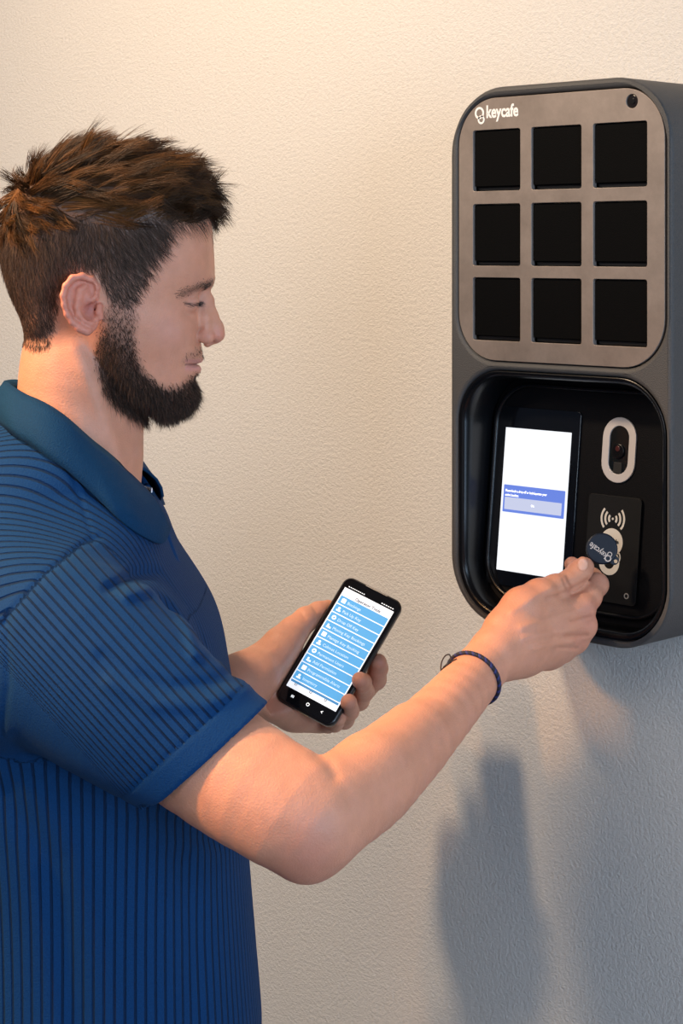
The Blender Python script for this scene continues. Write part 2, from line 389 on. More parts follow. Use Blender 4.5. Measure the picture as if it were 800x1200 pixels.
# scanner window: pale oval ring with a lens behind
def stadium(cx, cy, w_, h_, n=14):
    r = w_/2; out = []
    for k in range(n+1): a = math.pi*k/n; out.append((cx+r*math.cos(a), cy+(h_/2-r)+r*math.sin(a)))
    for k in range(n+1): a = math.pi+math.pi*k/n; out.append((cx+r*math.cos(a), cy-(h_/2-r)+r*math.sin(a)))
    return out
o1 = puv(705.7, 530); o2 = puv(745.8, 530); ot = puv(728, 489); ob = puv(724, 566)
ocx = (puv(706.2, 528)[0]+puv(745.8, 528)[0])/2; ocy = (ot[1]+ob[1])/2
ow = puv(745.6, 528)[0]-puv(706.4, 528)[0]; oh = ot[1]-ob[1]
ow2 = ow*.58
sc = flat_curve('scanner_ring', [stadium(ocx, ocy, ow, oh), stadium(ocx, ocy, ow2, oh-(ow-ow2))], .002, .0005, mat('pale_grey_ring', (.50, .46, .44), .45), cab, PM(.0018))
tag(sc, 'pale grey oval ring round the scanner')
flat_curve('scanner_window', [stadium(ocx, ocy, ow2*.99, oh-(ow-ow2)-.0003)], .001, 0, mat('scanner_glass', (.006, .008, .009), .1), sc, PM(.0006))
eye = flat_curve('scanner_lens', [ring_loop(ocx-.0005, ocy-.001, .0068)], .002, .0008, gloss_m, sc, PM(.0024))
flat_curve('scanner_lens', [ring_loop(ocx-.0005, ocy+.0012, .0026)], .001, .0003, mat('red_lens', (.05, .014, .014), .15), sc, PM(.0029))
flat_curve('scanner_sensor', [rrect(ocx-.005, ocx+.004, ocy-.021, ocy-.011, .001, 3)], .001, .0002, dark_m, sc, PM(.0012))
# card reader plate with printed signs
rTL = puv(692.5, 577.5); rTR = puv(753.5, 585); rBR = puv(745, 711)
ru0 = rTL[0]; ru1 = (rTR[0]+rBR[0])/2+.001; rv1 = (rTL[1]+rTR[1])/2; rv0 = rBR[1]
rd = flat_curve('card_reader', [rrect(ru0, ru1, rv0, rv1, .004, 6)], .003, .0004, mat('charcoal_reader_plate', (.008, .008, .0085), .55, spec=.15, bump=.00015, bscale=1500), cab, PM(.003))
tag(rd, 'charcoal card reader plate with printed signs')
cream = mat('cream_print', (.62, .56, .48), .6)
def arc_loop(cx, cy, r, w_, a0, a1, n=14):
    o = [(cx+(r+w_/2)*math.cos(math.radians(a0+(a1-a0)*k/n)), cy+(r+w_/2)*math.sin(math.radians(a0+(a1-a0)*k/n))) for k in range(n+1)]
    i = [(cx+(r-w_/2)*math.cos(math.radians(a0+(a1-a0)*k/n)), cy+(r-w_/2)*math.sin(math.radians(a0+(a1-a0)*k/n))) for k in range(n+1)]
    return o+i[::-1]
wc = puv(720.3, 608); dotl = [ring_loop(wc[0], wc[1], .0011, 14)]
arcs = [arc_loop(wc[0], wc[1], r, .0020, s0-42, s0+42) for r in (.0042, .0083, .0125) for s0 in (0, 180)]
flat_curve('wireless_sign', dotl+arcs, .0003, 0, cream, rd, PM(.0033))
tagc = puv(720, 634); 
flat_curve('printed_tag', [ring_loop(tagc[0]-.001, tagc[1]-.001, .0122, 30)], .0003, 0, cream, rd, PM(.0033))
text_mesh('printed_tag_word', 'keycafe', .0050, mat('black_print', (.02, .02, .02), .6), rd, PM(.0036) @ Matrix.Translation((tagc[0]-.008, tagc[1]-.0025, 0)) @ Matrix.Rotation(.06, 4, 'Z'), bold=.00015, depth=.00005)
hk = puv(716, 659)
flat_curve('printed_hook', [arc_loop(hk[0], hk[1], .0085, .0055, -170, 75, 20)], .0003, 0, cream, rd, PM(.0034))
kr = puv(724.5, 645)
flat_curve('printed_loop', [ring_loop(kr[0], kr[1], .0034, 18), ring_loop(kr[0], kr[1], .0022, 18)], .0003, 0, cream, rd, PM(.00335))
flat_curve('printed_loop', [arc_loop(kr[0]-.001, kr[1]-.006, .0055, .0011, -80, 60, 12)], .0003, 0, cream, rd, PM(.00335))
rr = puv(736, 698.5)
flat_curve('reader_mark', [ring_loop(rr[0], rr[1], .0026, 18), ring_loop(rr[0], rr[1], .0017, 18)], .0003, 0, mat('grey_print', (.25, .24, .23), .6), rd, PM(.0033))
# ================================================================== the man
HS = 1.57/F                                  # metres per head unit
def hl(lx, ly, w=0.0): return np.array([(lx-CX)*HS, (HY-ly)*HS, 1.57-w*HS])
def interp(x, tab):
    a = np.array(sorted(tab)); return np.interp(x, a[:, 0], a[:, 1])
def smooth_interp(x, tab):                   # monotone-ish cubic through table values
    a = np.array(sorted([tuple(r) for r in tab]), float); X, Y = a[:, 0], a[:, 1]
    m = np.gradient(Y, X); i = np.clip(np.searchsorted(X, x)-1, 0, len(X)-2); h = X[i+1]-X[i]; t = np.clip((x-X[i])/h, 0, 1)
    return (2*t**3-3*t**2+1)*Y[i]+(t**3-2*t**2+t)*h*m[i]+(-2*t**3+3*t**2)*Y[i+1]+(t**3-t**2)*h*m[i+1]
# skull: half width over the side view, from how far a point lies inside the outline
GX = np.arange(-30, 300.5, 1.0); GY = np.arange(140, 540.5, 1.0)
gx, gy = np.meshgrid(GX, GY, indexing='ij')
XF = smooth_interp(GY, [(140, 190), (170, 205), (185, 214), (200, 222), (225, 236), (245, 243), (262, 247.5), (285, 249.5), (300, 250.5), (319, 251.5), (327, 251), (334, 247),
    (342, 241), (350, 238), (360, 236), (380, 235), (400, 235), (408, 236), (416, 237), (421.5, 237.5), (425, 234), (427, 230.5), (430, 233.5), (434, 235), (438, 233), (443, 228.5), (448, 227),
    (455, 229.5), (463, 231), (472, 229), (480, 222), (490, 205), (540, 160)])
XB = smooth_interp(GY, [(140, 70), (180, 45), (200, 28), (225, 13), (250, 6), (290, 3), (320, 7), (345, 14), (370, 24), (400, 34), (440, 60), (540, 90)])
XF2 = smooth_interp(GY, [(140, 190), (185, 214), (225, 236), (262, 247.5), (319, 250), (342, 243), (380, 236), (410, 235), (440, 231), (463, 230), (480, 222), (490, 205), (540, 160)])
YT = smooth_interp(GX, [(-30, 330), (5, 270), (15, 235), (35, 208), (60, 190), (90, 179), (120, 175), (150, 176), (180, 182), (205, 193), (225, 210), (240, 232), (250, 262), (300, 380)])
YJ = smooth_interp(GX, [(-30, 330), (10, 372), (40, 400), (70, 412), (95, 420), (112, 432), (130, 452), (150, 470), (170, 481), (190, 488), (207, 488), (220, 482), (229, 471), (300, 400)])
def sq(tab, t):                              # squared half width, linear in the square near the edge
    a = np.array(tab, float); v = np.interp(np.maximum(t, 0), a[:, 0], a[:, 1]**2)
    tt = np.maximum(t, 0); seg = a[1, 1]**2/a[1, 0]
    return np.where(t < 0, t*seg, v)
def tabs_front(y, t):
    lev = [(180, [(0, 0), (4, 26), (12, 46), (25, 64), (45, 82), (70, 94), (110, 104), (300, 104)]),
           (260, [(0, 0), (3, 24), (8, 42), (15, 56), (24, 66), (36, 76), (55, 88), (80, 98), (110, 104), (300, 106)]),
           (322, [(0, 0), (3, 22), (8, 42), (14, 53), (22, 63), (32, 70), (50, 80), (80, 93), (110, 100), (300, 106)]),
           (352, [(0, 0), (3, 12), (8, 26), (15, 42), (22, 54), (32, 66), (44, 75), (65, 86), (90, 93), (120, 98), (300, 104)]),
           (385, [(0, 0), (3, 20), (8, 35), (15, 47), (24, 59), (35, 69), (50, 78), (70, 85), (95, 90), (130, 90), (300, 96)]),
           (425, [(0, 0), (2, 15), (6, 26), (12, 35), (20, 43), (32, 53), (50, 65), (75, 77), (100, 84), (130, 82), (300, 86)]),
           (468, [(0, 0), (3, 15), (8, 24), (15, 31), (25, 38), (40, 48), (60, 60), (80, 70), (110, 78), (300, 78)]),
           (500, [(0, 0), (3, 14), (8, 22), (15, 28), (25, 34), (40, 42), (60, 52), (80, 60), (300, 66)])]
    ys = [l[0] for l in lev]; A = [sq(l[1], t) for l in lev]; out = np.where(y < ys[0], A[0], A[-1])
    for i in range(len(lev)-1):
        h = ys[i+1]-ys[i]; s = (y-ys[i])/h; m = (s >= 0) & (s < 1)
        m0 = (A[i+1]-A[i-1])/(ys[i+1]-ys[i-1])*h if i > 0 else 0*A[0]
        m1 = (A[i+2]-A[i])/(ys[i+2]-ys[i])*h if i+2 < len(lev) else 0*A[0]
        v = (2*s**3-3*s**2+1)*A[i]+(s**3-2*s**2+s)*m0+(-2*s**3+3*s**2)*A[i+1]+(s**3-s**2)*m1
        out = np.where(m, v, out)
    return out
Bt = [(0, 0), (4, 26), (10, 44), (20, 62), (35, 78), (55, 92), (80, 102), (120, 108), (300, 108)]
Tt = [(0, 0), (4, 28), (10, 48), (20, 66), (35, 82), (55, 95), (80, 103), (110, 108), (400, 108)]
Jt = [(0, 0), (3, 28), (8, 46), (15, 58), (26, 68), (45, 78), (70, 88), (100, 98), (160, 108), (400, 110)]
tx2 = XF2[None]-gx; W1 = tabs_front(gy, tx2+(XF-XF2)[None]*np.exp(-np.clip(tx2, 0, 99)/9)); W2_ = sq(Bt, gx-XB[None]); W3 = sq(Tt, gy-YT[:, None]); W4 = sq(Jt, YJ[:, None]-gy)
HW = smin(smin(smin(W1, W2_, 700.), W3, 900.), W4, 500.)
HW = np.clip(HW, -3000, None)
def blur(A, n):
    for _ in range(n):
        A = np.pad(A, 1, mode='edge'); A = (A[:-2, 1:-1]+A[2:, 1:-1]+2*A[1:-1, 1:-1])/4
        A = np.pad(A, 1, mode='edge')[1:-1, 1:-1] if False else A
        A = np.pad(A, ((0, 0), (1, 1)), mode='edge'); A = (A[:, :-2]+A[:, 2:]+2*A[:, 1:-1])/4
    return A
def blur2(A, n):
    for _ in range(n):
        B_ = np.pad(A, 1, mode='edge')
        A = (4*B_[1:-1, 1:-1]+2*(B_[:-2, 1:-1]+B_[2:, 1:-1]+B_[1:-1, :-2]+B_[1:-1, 2:])+B_[:-2, :-2]+B_[2:, :-2]+B_[:-2, 2:]+B_[2:, 2:])/16
    return A
wide = blur2(HW, 60); fine = blur2(HW, 2)
edge = np.clip((HW-500)/2200, 0, 1); HW = fine*(1-edge)+wide*edge     # keep the outline crisp, soften the sides
HGX, HGY = np.gradient(HW)
def bil(A, fx, fy):
    i = np.clip(fx.astype(int), 0, A.shape[0]-2); j = np.clip(fy.astype(int), 0, A.shape[1]-2); a = np.clip(fx-i, 0, 1); b = np.clip(fy-j, 0, 1)
    return (A[i, j]*(1-a)+A[i+1, j]*a)*(1-b)+(A[i, j+1]*(1-a)+A[i+1, j+1]*a)*b
def head_units(p): return np.stack([CX+p[:, 0]/HS, HY-p[:, 1]/HS, (1.57-p[:, 2])/HS], 1)
def el(q, c, r):
    return ellip(q, c, r)
def hchain(q, L, k=3):
    return chain(q, [(np.array(a[:3], float), a[3]) for a in L], k)
def G(q, c, s):                              # a soft bump centred on c
    return np.exp(-(((q-np.array(c))/np.array(s))**2).sum(1))
def head_sdf(p):
    q = head_units(p); q[:, 2] = np.abs(q[:, 2]); x, y, w_ = q.T
    fx = x+30; fy = y-140
    out = np.maximum(np.maximum(-fx, fx-330), np.maximum(-fy, fy-400))
    A = bil(HW, fx, fy); ax = bil(HGX, fx, fy); ay = bil(HGY, fx, fy)
    qq = w_*w_-A; d = qq/np.sqrt(ax*ax+ay*ay+4*w_*w_+60)
    d = np.where(out > 0, np.maximum(d, out), d)
    d = np.clip(d, -40, 80)
    # brow, socket, eyeball with the lids lowered
    d = d + 4.5*G(q, (240, 346, 20), (11, 9, 12)) + 2.0*G(q, (222, 366, 40), (14, 6, 14))
    d = smin(d, hchain(q, [(244, 333, 6, 5), (243, 327, 20, 5.5), (235, 325, 36, 5.5), (222, 331, 50, 5)]), 7)
    d = smin(d, el(q, (219.5, 353, 30), (16.5, 14.5, 17)), 4)
    d = d + 1.3*np.exp(-((y-(346.5-0.0*x)-np.abs(x-226)*.10)/1.5)**2)*np.exp(-((x-226)/11)**2)*np.exp(-((w_-34)/16)**2)   # crease of the lid
    d = d + 1.4*np.exp(-((y-357.5+np.abs(x-226)*.12)/1.2)**2)*np.exp(-((x-227)/8.5)**2)*np.exp(-((w_-32)/16)**2)          # lash line
    # cheek
    d = d - 2.6*G(q, (212, 388, 52), (20, 13, 20)) - 1.2*G(q, (170, 372, 80), (26, 11, 20))
    d = d + 1.6*G(q, (190, 425, 62), (18, 18, 20))
    # nose
    n = hchain(q, [(238, 338, 0, 6.5), (243.5, 352, 0, 6.5), (247.5, 370, 0, 7.5), (252.3, 384, 0, 9), (253.3, 391.5, 0, 10.3)], 5)
    n = smin(n, hchain(q, [(238, 345, 4, 6), (240, 372, 8, 8), (242, 390, 9, 8)], 5), 6)
    n = smin(n, el(q, (242.5, 394.5, 12), (9.5, 8.2, 7)), 3.5)
    n = smin(n, hchain(q, [(251, 399, 0, 3.6), (243, 403, 0, 4)], 2), 4)
    d = smin(d, n, 6)
    d = smax(d, -el(q, (249, 402.5, 6.2), (5.2, 4, 2.6)), 1.5)          # nostrils
    d = d + 1.5*np.exp(-((np.hypot((x-243)*.9, y-394)-10.6)/1.7)**2)*(x < 240)*np.exp(-((w_-17)/10)**2)  # crease round the nose wing
    # mouth
    d = smin(d, hchain(q, [(233.5, 421.8, 3, 3.4), (231, 422, 13, 3.2), (222, 424.2, 24, 2.2)]), 3)
    d = smin(d, hchain(q, [(231, 432, 0, 4.3), (229, 431.5, 10, 3.8), (221, 428.6, 23, 2.0)]), 3)
    d = d + 2.0*np.exp(-((y-426.8)/1.15)**2)*np.clip((x-212)/6, 0, 1)*np.clip((34-w_)/8, 0, 1)
    d = d + 1.2*G(q, (215, 427, 30), (3, 4, 8)) + 1.0*G(q, (226, 443, 8), (6, 4, 16))
    return d*HS
EARL = 0.952
def earp(zx, zy, w_):                        # photo pixel of the near ear -> head units
    return (CX+(60+zx/10-CX)*EARL, HY+(300+zy/10-HY)*EARL, w_)
def ear_sdf_q(q):
    x, y, w_ = q.T
    # tilted dish: rear rim stands off the head
    off = 104+(118-x)*0.27
    z = w_-off
    cx0, cy0 = earp(330, 500, 0)[:2]
    cx1, cy1 = earp(430, 790, 0)[:2]
    a = el(np.stack([x, y, z], 1), (cx0, cy0, -3), (19.5, 26, 6.0)); b = el(np.stack([x, y, z], 1), (cx1, cy1-3, -2), (11.5, 14, 4.5))
    d = smin(a, b, 6)
    q2 = np.stack([x, y, z], 1)
    def rim(L, r, k=2): return hchain(q2, [(*earp(zx, zy, 0)[:2], zz, rr_) for zx, zy, zz, rr_ in L], k)
    hel = rim([(500, 470, -1, 3.0), (520, 370, 0, 3.4), (470, 280, 2, 3.6), (370, 235, 3.5, 3.8), (260, 260, 4.5, 3.9), (190, 350, 5, 3.9), (160, 460, 5, 3.9), (175, 570, 4.5, 3.8), (205, 680, 4, 3.8), (260, 770, 3, 4.0), (340, 840, 2, 5.0), (420, 880, 1, 5.5)], 0)
    d = smin(d, hel, 2.5)
    # groove between rim and inner fold, hollows
    d = smax(d, -rim([(460, 345, 2, 2.4), (340, 320, 3.5, 3.2), (255, 380, 4.5, 3.3), (225, 480, 5, 3.0), (240, 600, 5, 2.6), (280, 690, 5, 2.2)], 0), 2)
    anti = rim([(400, 360, 0, 3.6), (350, 400, 1.5, 4.2), (330, 500, 2.5, 4.0), (310, 600, 2.5, 3.6), (330, 690, 2.5, 3.4), (400, 750, 2, 3.6), (470, 790, 1.5, 3.6)], 0)
    d = smin(d, anti, 3)
    hol = el(q2, (*earp(455, 640, 0)[:2], 3), (8.2, 11, 7.5)); d = smax(d, -hol, 3)
    hol2 = el(q2, (*earp(475, 400, 0)[:2], 4), (4.5, 8, 6)); d = smax(d, -hol2, 2.5)
    d = smax(d, -el(q2, (*earp(512, 590, 0)[:2], 0), (3.4, 6, 7)), 1.5)          # ear canal
    d = smin(d, rim([(560, 590, -1, 3.2), (555, 660, 0, 3.8), (570, 720, -1, 3.4)], 0), 3)      # tragus
    d = smin(d, rim([(400, 560, -1, 2.2), (470, 520, 0, 2.4), (520, 480, 0, 2.4)], 0), 2)
    return d
def ear_sdf(p):
    q = head_units(p); q[:, 2] = np.abs(q[:, 2]); return ear_sdf_q(q)*HS
# ---- limbs, traced joint by joint
def dens(nd, n=5):
    A = catmull(np.array([[*a, r] for a, r in nd]), n); return [(q[:3], q[3]) for q in A]
UARM = nodes((20, 745, 1.43, 80), (110, 790, 1.38, 76), (235, 882, 1.335, 73), (300, 926, 1.31, 71), (340, 950, 1.30, 66))
ELB = nodes((345, 952, 1.30, 64), (366, 968, 1.295, 54))
FARM = nodes((368, 958, 1.297, 56), (422, 928, 1.34, 52), (473, 883, 1.40, 44), (521, 833, 1.46, 36), (556, 793, 1.51, 31), (582, 762, 1.54, 28))
ZR = -0.012
def rn(*L): return nodes(*[(a, b, c+ZR, r) for a, b, c, r in L])
RH = dict(
    palm=[rn((580, 764, 1.545, 28), (602, 742, 1.565, 30), (640, 724, 1.59, 25), (680, 713, 1.60, 15)),
          rn((584, 766, 1.55, 26), (604, 756, 1.568, 28), (645, 743, 1.597, 24), (684, 733, 1.608, 15)),
          rn((588, 768, 1.555, 24), (610, 765, 1.575, 22), (645, 756, 1.605, 20), (674, 750, 1.615, 14)),
          rn((590, 770, 1.56, 22), (614, 768, 1.585, 18), (640, 764, 1.61, 16), (659, 762, 1.62, 12))],
    thumb=rn((592, 738, 1.56, 26), (612, 713, 1.572, 24), (632, 699, 1.585, 19.5), (650, 689, 1.597, 14.5), (668, 680.5, 1.61, 12.2), (678, 671, 1.618, 12.8), (684.5, 664.5, 1.623, 11.5)),
    index=rn((680, 713, 1.60, 15.5), (690, 700, 1.615, 14), (699, 685, 1.632, 13.2), (694, 678, 1.650, 11.5), (681, 669, 1.660, 10), (670, 661.5, 1.662, 9)),
    middle=rn((681, 733, 1.607, 15.5), (681, 732, 1.63, 15), (679, 726, 1.652, 13), (664, 716, 1.662, 12), (650, 712, 1.655, 11)),
    ring=rn((673, 750, 1.613, 14.5), (672, 751, 1.635, 13.5), (668, 746, 1.655, 12), (652, 738, 1.66, 11), (640, 735, 1.65, 10)),
    pinky=rn((659, 762, 1.62, 12.5), (657, 764, 1.64, 11.5), (651, 760, 1.655, 10.5), (638, 753, 1.655, 10)))
LARM = nodes((60, 730, 1.72, 80), (120, 850, 1.76, 66), (165, 905, 1.745, 55), (230, 850, 1.755, 40), (280, 803, 1.765, 31), (300, 790, 1.772, 28))
LH = dict(
    palm=[nodes((292, 796, 1.77, 29), (316, 786, 1.79, 29), (330, 770, 1.805, 22)),
          nodes((296, 798, 1.77, 29), (325, 808, 1.80, 33), (355, 822, 1.835, 30), (382, 826, 1.85, 25)),
          nodes((300, 795, 1.775, 28), (345, 795, 1.835, 30), (385, 798, 1.86, 26)),
          nodes((305, 800, 1.78, 28), (345, 830, 1.815, 24), (378, 838, 1.83, 17), (396, 838, 1.835, 14))],
    thumb=nodes((310, 782, 1.785, 28), (330, 757, 1.80, 22), (343, 741, 1.81, 17), (358, 726, 1.82, 13.5), (373, 718.5, 1.832, 12.2), (384, 713.5, 1.84, 10.5)),
    index=nodes((380, 800, 1.865, 17), (405, 806, 1.862, 14), (428, 806, 1.85, 13), (440, 796, 1.83, 12.2), (443, 783, 1.812, 11.2), (443, 776, 1.802, 10)),
    middle=nodes((382, 818, 1.86, 17), (402, 823, 1.855, 14), (420, 820, 1.835, 12.5), (426, 810, 1.81, 12), (424, 800, 1.785, 11), (421.5, 797, 1.772, 9.6)),
    ring=nodes((376, 832, 1.845, 15), (392, 842, 1.835, 12.5), (403, 842, 1.81, 12), (409, 833, 1.785, 11.2), (408.5, 823, 1.765, 9.8)),
    pinky=nodes((370, 838, 1.83, 13), (384, 848, 1.815, 10.5), (392, 848, 1.795, 9.5), (396, 843, 1.775, 8.5)))
def bump_line(px, py, pts, width):           # soft ridge along a traced line, in pixels
    pts = np.asarray(pts, float); best = np.full(len(px), 1e9)
    for a, b in zip(pts[:-1], pts[1:]):
        ab = b-a; t = np.clip(((px-a[0])*ab[0]+(py-a[1])*ab[1])/(ab@ab), 0, 1)
        best = np.minimum(best, (px-a[0]-t*ab[0])**2+(py-a[1]-t*ab[1])**2)
    return np.exp(-best/width**2)
def proj(p): return CX+F*p[:, 0]/p[:, 2], HY-F*p[:, 1]/p[:, 2]
def rhand_sdf(p):
    d = None
    for c in RH['palm']:
        e = chain(p, c, .01); d = e if d is None else smin(d, e, .012)
    f = smin(chain(p, RH['middle'], .003), chain(p, RH['ring'], .003), .0025); f = smin(f, chain(p, RH['pinky'], .003), .0025)
    ix = chain(p, RH['index'], .004)
    f = smin(f, ix, .0025); d = smin(d, f, .006)
    d = smin(d, chain(p, RH['thumb'], .006), .0035)
    px, py = proj(p)
    near = np.clip((1.64-p[:, 2])/.02, 0, 1)
    d = d - near*(.0011*bump_line(px, py, [(612, 735), (650, 724), (680, 715)], 5)+.0012*bump_line(px, py, [(615, 748), (650, 741), (684, 735)], 5)
                  + .0012*bump_line(px, py, [(625, 760), (650, 755), (672, 752)], 4) + .0012*bump_line(px, py, [(600, 716), (625, 700), (645, 690)], 5))
    d = d + near*(.0006*bump_line(px, py, [(659, 679), (663, 690)], 1.5)+.0006*bump_line(px, py, [(664, 676), (669, 688)], 1.5)+.0012*bump_line(px, py, [(640, 700), (665, 692), (688, 678)], 2.5)
                  + .0010*bump_line(px, py, [(668, 728), (692, 722)], 2.5) + .0010*bump_line(px, py, [(662, 745), (688, 744)], 2.5)+.0008*bump_line(px, py, [(655, 759), (675, 760)], 2))
    # thumb nail
    nail = ellip(p, P(682.5, 661.5, 1.607-.001), np.array([.0058, .0068, .0042]))
    d = smin(d, nail, .0008)
    return d
def lhand_sdf(p):
    d = None
    for c in LH['palm']:
        e = chain(p, c, .01); d = e if d is None else smin(d, e, .012)
    f = smin(chain(p, LH['index'], .003), chain(p, LH['middle'], .003), .002); f = smin(f, chain(p, LH['ring'], .003), .002); f = smin(f, chain(p, LH['pinky'], .003), .002)
    q = p-pc_; a_ = np.abs(q@xb_)-(PHW/2+.0012); b_ = np.abs(q@ya_)-(PHL/2+.0012); c_ = -(q@zn_)
    d = smax(d, -np.maximum(np.maximum(a_-.014, b_-.014), c_+PHT*.5-.0035), .005)
    d = smin(d, chain(p, LH['thumb'], .006), .008)
    d = smax(d, -np.maximum(np.maximum(a_, b_), c_), .002); d = smin(d, f, .005)
    px, py = proj(p)
    d = d + .0008*bump_line(px, py, [(352, 716), (357, 724)], 2)+.0006*bump_line(px, py, [(366, 711), (370, 717)], 1.5)
    # keep the hand out of the phone body
    return np.maximum(d, -(phone_sdf(p)-.0004))
def arm_sdf(p):
    d = smin(chain(p, UARM, .002), chain(p, ELB, .01), .012); d = smin(d, chain(p, FARM, .002), .014)
    # fullness of the forearm below the crook
    d = smin(d, chain(p, nodes((395, 938, 1.315, 46), (435, 906, 1.35, 42), (485, 863, 1.41, 34)), .01), .014)
    d = smin(d, ellip(p, P(358, 1002, 1.30), np.array([.015, .015, .016])), .02)
    px, py = proj(p); d = d + .0016*bump_line(px, py, [(374, 884), (386, 896), (392, 908)], 8)
    return d
UARM = dens(UARM[:], 3); FARM = dens(FARM, 4)
def larm_sdf(p): return chain(p, LARM, .02)
# ---- phone pose
PHL, PHW, PHT = 167/1222, 76/1222, .0088
pa = np.array([-84, -128, -67.])/1222; pb_ = np.array([65, -28, -28.])/1222
ya_ = -pa/np.linalg.norm(pa); xb_ = pb_-ya_*(pb_@ya_); xb_ /= np.linalg.norm(xb_)
zn_ = np.cross(xb_, ya_); zn_ = zn_ if zn_[2] < 0 else -zn_
pc_ = P(398.5, 763, 1.80)
def phone_sdf(p):
    q = p-pc_; a = np.abs(q@xb_)-(PHW/2+.0012-.009); b = np.abs(q@ya_)-(PHL/2+.0012-.009); c = np.abs(q@zn_)-PHT/2
    r = np.hypot(np.maximum(a, 0), np.maximum(b, 0))+np.minimum(np.maximum(a, b), 0)-.009
    return np.maximum(r, c)
NECK = [(hl(100, 372, 0), 66*HS), (hl(93, 440, 0), 63*HS), (hl(84, 520, 0), 68*HS), (hl(80, 600, 0), 85*HS)]
def neck_sdf(p):
    q = p.copy(); q[:, 2] = 1.57+(q[:, 2]-1.57)*.93
    d = chain(q, NECK, .02)
    d = smin(d, chain(q, [(hl(135, 470, 0), 34*HS), (hl(122, 540, 0), 32*HS), (hl(110, 600, 0), 40*HS)], .02), .02)
    # muscle from behind the ear down to the collar bone
    px, py = proj(p); near = np.clip((1.56-p[:, 2])/.03, 0, 1)
    return d - near*.003*bump_line(px, py, [(88, 410), (115, 470), (145, 545)], 13)
TORSO = [(560, 85, 70, 95), (600, 85, 100, 190), (650, 84, 122, 262), (720, 90, 160, 278), (800, 97, 172, 262), (900, 106, 178, 240), (1000, 112, 178, 226), (1100, 118, 180, 222), (1200, 122, 184, 226), (1330, 120, 182, 238), (1420, 118, 178, 242)]
TT = np.array(TORSO, float)
def torso_sdf(p, grow=0.0, y0=585, y1=1400):
    q = head_units(p); y = np.clip(q[:, 1], 560, 1420)
    xc = np.interp(y, TT[:, 0], TT[:, 1]); a = smooth_interp(y, TT[:, [0, 2]])+grow; b = smooth_interp(y, TT[:, [0, 3]])+grow
    xx = q[:, 0]-xc; zz = q[:, 2]; n = 2.4
    r = ((np.abs(xx)/a)**n+(np.abs(zz)/b)**n)**(1/n)+1e-6; L = np.hypot(xx, zz)
    d = L*(1-1/r); d = np.maximum(d, -60.)
    return smax(smax(d, (y0-q[:, 1]), 60.), q[:, 1]-y1, 10.)*HS
def slab(fn, lo, hi): return (np.asarray(lo), np.asarray(hi), fn)
def hb(x0, x1, y0, y1, w0): # head-unit box
    a = hl(x0, y1, w0); b = hl(x1, y0, -w0); return a, b
BODY = [slab(head_sdf, *hb(-28, 290, 145, 536, 125)),
        slab(ear_sdf, *hb(60, 140, 300, 410, 135)),
        slab(neck_sdf, *hb(0, 215, 380, 690, 150)),
        slab(lambda p: torso_sdf(p, -16, 620, 1340), *hb(-110, 320, 560, 1360, 300)),
        slab(arm_sdf, *bbox_of(UARM+ELB+FARM, .02)), slab(rhand_sdf, *bbox_of(sum(RH['palm'], [])+RH['thumb']+RH['index']+RH['ring'], .02)),
        slab(larm_sdf, *bbox_of(LARM, .02)), slab(lhand_sdf, *bbox_of(sum(LH['palm'], [])+LH['thumb']+LH['index']+LH['ring'], .015))]
body_f = field(BODY, .004)
NK = .03
def body_sdf(p):
    return body_f(p)
RES = globals().get('RES_OVERRIDE', .0014)
allb = [np.array([g[i] for g in BODY]) for i in (0, 1)]
tb = time.time()
BV, BQ, BN = surface_nets(body_sdf, allb[0].min(0), allb[1].max(0), RES)
print('body', len(BV), 'verts', round(time.time()-tb, 1), 's')
# ---- skin colour per point, with shade painted into creases and hollows
def poly_sd(px, py, poly):                   # signed distance to a traced outline (negative inside)
    poly = np.asarray(poly, float); d = np.full(len(px), 1e9); ins = np.zeros(len(px), bool)
    for a, b in zip(poly, np.roll(poly, -1, 0)):
        e = b-a; t = np.clip(((px-a[0])*e[0]+(py-a[1])*e[1])/(e@e+1e-9), 0, 1)
        d = np.minimum(d, np.hypot(px-a[0]-t*e[0], py-a[1]-t*e[1]))
        c = ((a[1] > py) != (b[1] > py)) & (px < (b[0]-a[0])*(py-a[1])/(b[1]-a[1]+1e-12)+a[0]); ins ^= c
    return np.where(ins, -d, d)
HAIR = [(246, 250), (236, 262), (222, 263), (207, 260), (197, 268), (191, 284), (184, 300), (173, 318), (165, 336), (158, 352), (150, 358), (130, 354), (124, 336), (112, 318), (97, 312), (80, 318), (70, 333), (65, 360), (61, 380), (57, 404), (44, 408), (27, 400), (8, 370), (-40, 330), (-40, 120), (250, 120)]
BEARD = [(128, 346), (152, 350), (160, 372), (157, 395), (159, 418), (168, 436), (182, 449), (198, 455), (212, 452), (221, 446), (232, 446), (250, 452), (250, 482), (232, 505), (185, 504), (168, 495), (152, 486), (136, 476), (122, 458), (114, 428), (113, 405), (119, 385), (124, 365)]
MOUST = [(214, 423), (220, 414), (230, 409), (243, 407), (244, 414), (240, 421), (226, 421.5)]
hu = head_units(BV)
mir = BV.copy(); mir[:, 2] = 1.57-np.abs(hu[:, 2])*HS
mpx, mpy = proj(mir)
inhead = (hu[:, 1] < 520) & (hu[:, 1] > 140)
eard = np.full(len(BV), 60.0); me_ = inhead & (hu[:, 0] > 85) & (hu[:, 0] < 140) & (hu[:, 1] > 305) & (hu[:, 1] < 410)
qe = hu[me_].copy(); qe[:, 2] = np.abs(qe[:, 2]); eard[me_] = ear_sdf_q(qe)
is_ear = (eard < 1.2)
def soft(sd, w_): return np.clip(0.5-sd/(2*w_), 0, 1)
